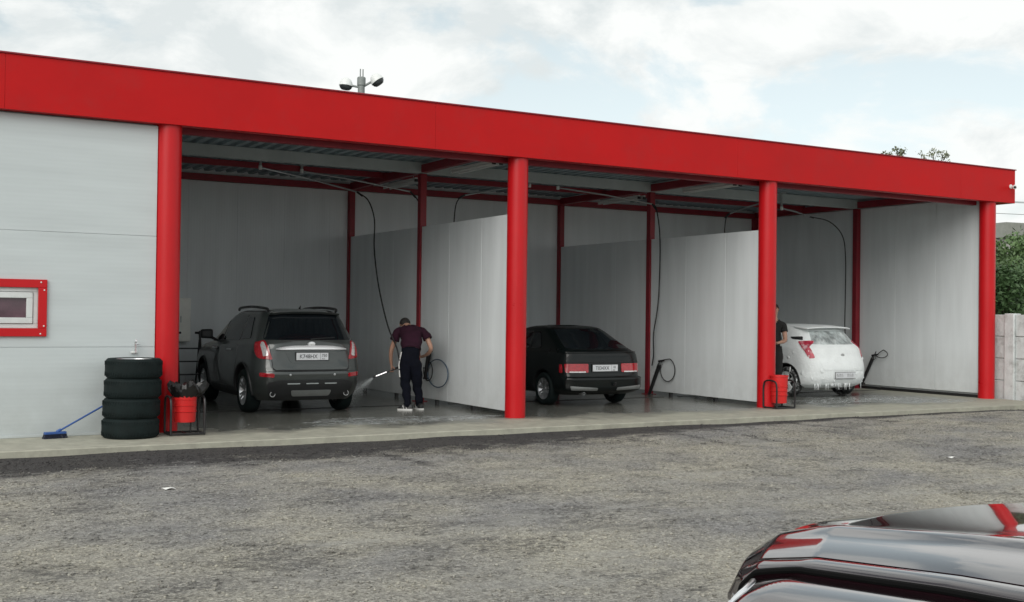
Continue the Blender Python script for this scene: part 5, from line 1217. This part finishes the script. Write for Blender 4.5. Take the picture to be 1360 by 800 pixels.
# ---------------------------------------------------------------- vegetation and far background
def leaves(n, blobs, size, seed):
    g = np.random.default_rng(seed); bl = np.array(blobs, float); w_ = (bl[:, 3]**2); w_ /= w_.sum(); k = g.choice(len(bl), n, p=w_)
    d = g.normal(size=(n, 3)); d /= np.linalg.norm(d, axis=1)[:, None]; rr = g.random(n)**.38
    c = bl[k, :3]+d*(bl[k, 3]*rr)[:, None]*np.array([1, 1, .8])+g.normal(0, .05, (n, 3))
    a = g.normal(size=(n, 3)); a /= np.linalg.norm(a, axis=1)[:, None]; b = np.cross(a, d+.6*g.normal(size=(n, 3))); b /= np.linalg.norm(b, axis=1)[:, None]+1e-9
    s = (size*g.uniform(.6, 1.5, n))[:, None]
    V = np.stack([c-a*s, c-b*s*.45, c+a*s, c+b*s*.45], 1).reshape(-1, 3); F = np.arange(4*n).reshape(-1, 4)
    return V, F
def tree(name, label, cat, loc, h, r, seed, lm, n=7000, size=.07, squash=1, group=None):
    g = random.Random(seed); t = thing(name, label, cat, (loc[0], loc[1], GZ), 0, group)
    tb = MB(); tb.tube([(0, 0, 0), (.03, .02, h*.3), (.0, .05, h*.75)], [.05*h/3+.03, .035*h/3+.02, .02], 8)
    bl = []
    for k in range(16):
        a = g.uniform(0, 6.28); q = g.uniform(.15, .95); z = h*g.uniform(.18 if squash < 1 else .3, .93); rr = r*(1-.5*abs(z/h-.55)) 
        c = (rr*q*math.cos(a), rr*q*math.sin(a), z); bl.append((*c, r*g.uniform(.28, .48))); tb.tube([(0, 0, z*.55), (c[0]*.5, c[1]*.5, z*.85), c], [.03, .02, .008], 5)
    tb.build('trunk', M['bark'], t)
    V, F = leaves(n, bl, size, seed); me = bpy.data.meshes.new('crown'); me.from_pydata(V.tolist(), [], F.tolist()); me.materials.append(lm); o = bpy.data.objects.new('crown', me); COL.objects.link(o); o.parent = t
    return t
tree('bush', 'dark green leafy bush right behind the concrete fence', 'bush', (19.6, 1.6), 2.9, 1.1, 21, M['leafA'], 9000, .055, .8)
tree('tree', 'taller mid-green tree beside the right red column, behind the concrete fence', 'tree', (22.6, 3.6), 4.2, 1.5, 22, M['leafB'], 8000, .06, .8)
tree('tree', 'grey-green hazy tree farther back, near the distant long building', 'tree', (33.0, 10.5), 5.6, 2.2, 23, M['leafC'], 9000, .09, .8)
tree('bush', 'bright green bush at the far right edge of the picture over the fence', 'bush', (21.2, .4), 2.6, 1.2, 24, M['leafB'], 5500, .055, .8)
tree('tree', 'broad dark tree in the gap between fence and distant building', 'tree', (27.5, 6.2), 4.5, 1.9, 25, M['leafA'], 11000, .07, .8)
# bare-topped tree whose twigs clear the roof line
t = thing('tree', 'tree behind the building whose thin twigs show above the red roof edge', 'tree', (29.2, 12.4, GZ))
g = random.Random(31); tb = MB(); tb.tube([(0, 0, 0), (.1, 0, 3), (.1, .1, 5)], [.22, .15, .1], 8); tips = []
for k, (px, pz) in enumerate([(-1.5, 7.50), (-1.1, 7.55), (-.7, 7.72), (-.45, 7.62), (.85, 7.66), (1.15, 7.72), (1.5, 7.80), (-2.4, 7.4), (.2, 7.2), (-1.9, 7.35), (1.9, 7.45)]):
    p = Vector((px, g.uniform(-.2, .2), pz-GZ)); tb.tube(catmull([(.1, .1, 4.5), (px*.5, 0, 6.0), (px*.9, 0, 7.0), p], 4), [.05]+[.03]*4+[.018]*4+[.010]*3+[.008], 5)
    for q in range(4):
        e = p+Vector((g.uniform(-.25, .25), g.uniform(-.1, .1), g.uniform(-.25, .08))); tb.tube([p-Vector((0, 0, .3)), e], [.01, .005], 4); tips.append((*e, .11))
tb.build('trunk', M['bark'], t)
V, F = leaves(700, tips, .05, 33); V2, F2 = leaves(9000, [(g.uniform(-2, 2), g.uniform(-1.5, 1.5), g.uniform(4.0, 6.2), .9) for _ in range(14)], .08, 34)
me = bpy.data.meshes.new('crown'); me.from_pydata(V.tolist()+V2.tolist(), [], F.tolist()+(F2+len(V)).tolist()); me.materials.append(M['leafC']); o = bpy.data.objects.new('crown', me); COL.objects.link(o); o.parent = t
# hill
xs_ = np.linspace(60, 420, 40); ys_ = np.linspace(-60, 260, 30); gx, gy = np.meshgrid(xs_, ys_)
hz = 13*np.exp(-((gx-210)/80)**2-((gy-90)/95)**2)+.6*np.sin(gx*.13)*np.sin(gy*.17)-1.0
i = np.arange(gx.size).reshape(gx.shape); F = np.stack([i[:-1, :-1].ravel(), i[:-1, 1:].ravel(), i[1:, 1:].ravel(), i[1:, :-1].ravel()], 1)
me = bpy.data.meshes.new('hill'); me.from_pydata(np.stack([gx.ravel(), gy.ravel(), hz.ravel()], 1).tolist(), [], F.tolist()); me.materials.append(M['hill']); me.shade_smooth(); o = bpy.data.objects.new('hill', me); COL.objects.link(o); struct(o)
# distant low building
t = thing('distant_building', 'long pale low building with grey roof, far behind the trees at the right edge', 'building', (76, 40, GZ), -R(8))
MB().box((-3.6, 0, 0), (26, 9, 8.1)).build('wall', M['farwall'], t)
MB().prism([(-3.9, 8.11), (26.4, 8.11), (26.2, 9.3), (-3.7, 9.3)], -.4, 9.4, 1).build('roof', M['farroof'], t)
for k in range(6):
    x = -3.1+k*2.6; wdw = MB(); ring(wdw, x, x+1.1, 5.6, 7.4, .16, -.05, .02); w_ = wdw.build('window', M['white'], t); MB().box((x+.16, -.02, 5.76), (x+.94, -.005, 7.24)).build('pane', M['lampdark'], w_)
MB().tube([(-.6, 4, 9.3), (-.6, 4, 10.4)], .05, 6).build('antenna', M['pole'], t)
# power line
t = thing('power_line', 'thin overhead cables crossing the sky behind the right roof end', 'power line', (38, 30, GZ))
MB().tube([(0, 0, 0), (0, 0, 9.2)], [.16, .10], 8).build('pole', M['pole'], t); MB().box((-.9, -.06, 8.6), (.9, .06, 8.72)).build('crossarm', M['pole'], t)
for dz, dx in ((8.78, -.8), (8.1, .0), (8.78, .8)):
    MB().tube([(dx+55*k/12, -18*k/12+0, dz-.9*math.sin(math.pi*k/12)+.1*k) for k in range(13)], .016, 5).build('cable', M['pole'], t)
# ---------------------------------------------------------------- small litter on the yard
for (x, y, sx, sy, lab) in ((8.2, -6.2, .07, .03, 'small white scrap lying alone on the gravel, right of the middle of the yard'), (-1.0, -4.6, .06, .04, 'small white scrap on the gravel nearest the tyre stack')):
    mb = MB(); n = 10
    mb.add([(sx*math.cos(2*math.pi*k/n)*(1+.3*math.sin(3*k)), sy*math.sin(2*math.pi*k/n)*(1+.2*math.cos(2*k)), .004+.008*(k % 3)) for k in range(n)]+[(0, 0, .022)], [(k, (k+1) % n, n) for k in range(n)]+[tuple(range(n))])
    o = mb.build('litter', M['litter'], loc=(x, y, GZ+.01)); tag(o, lab, 'litter')
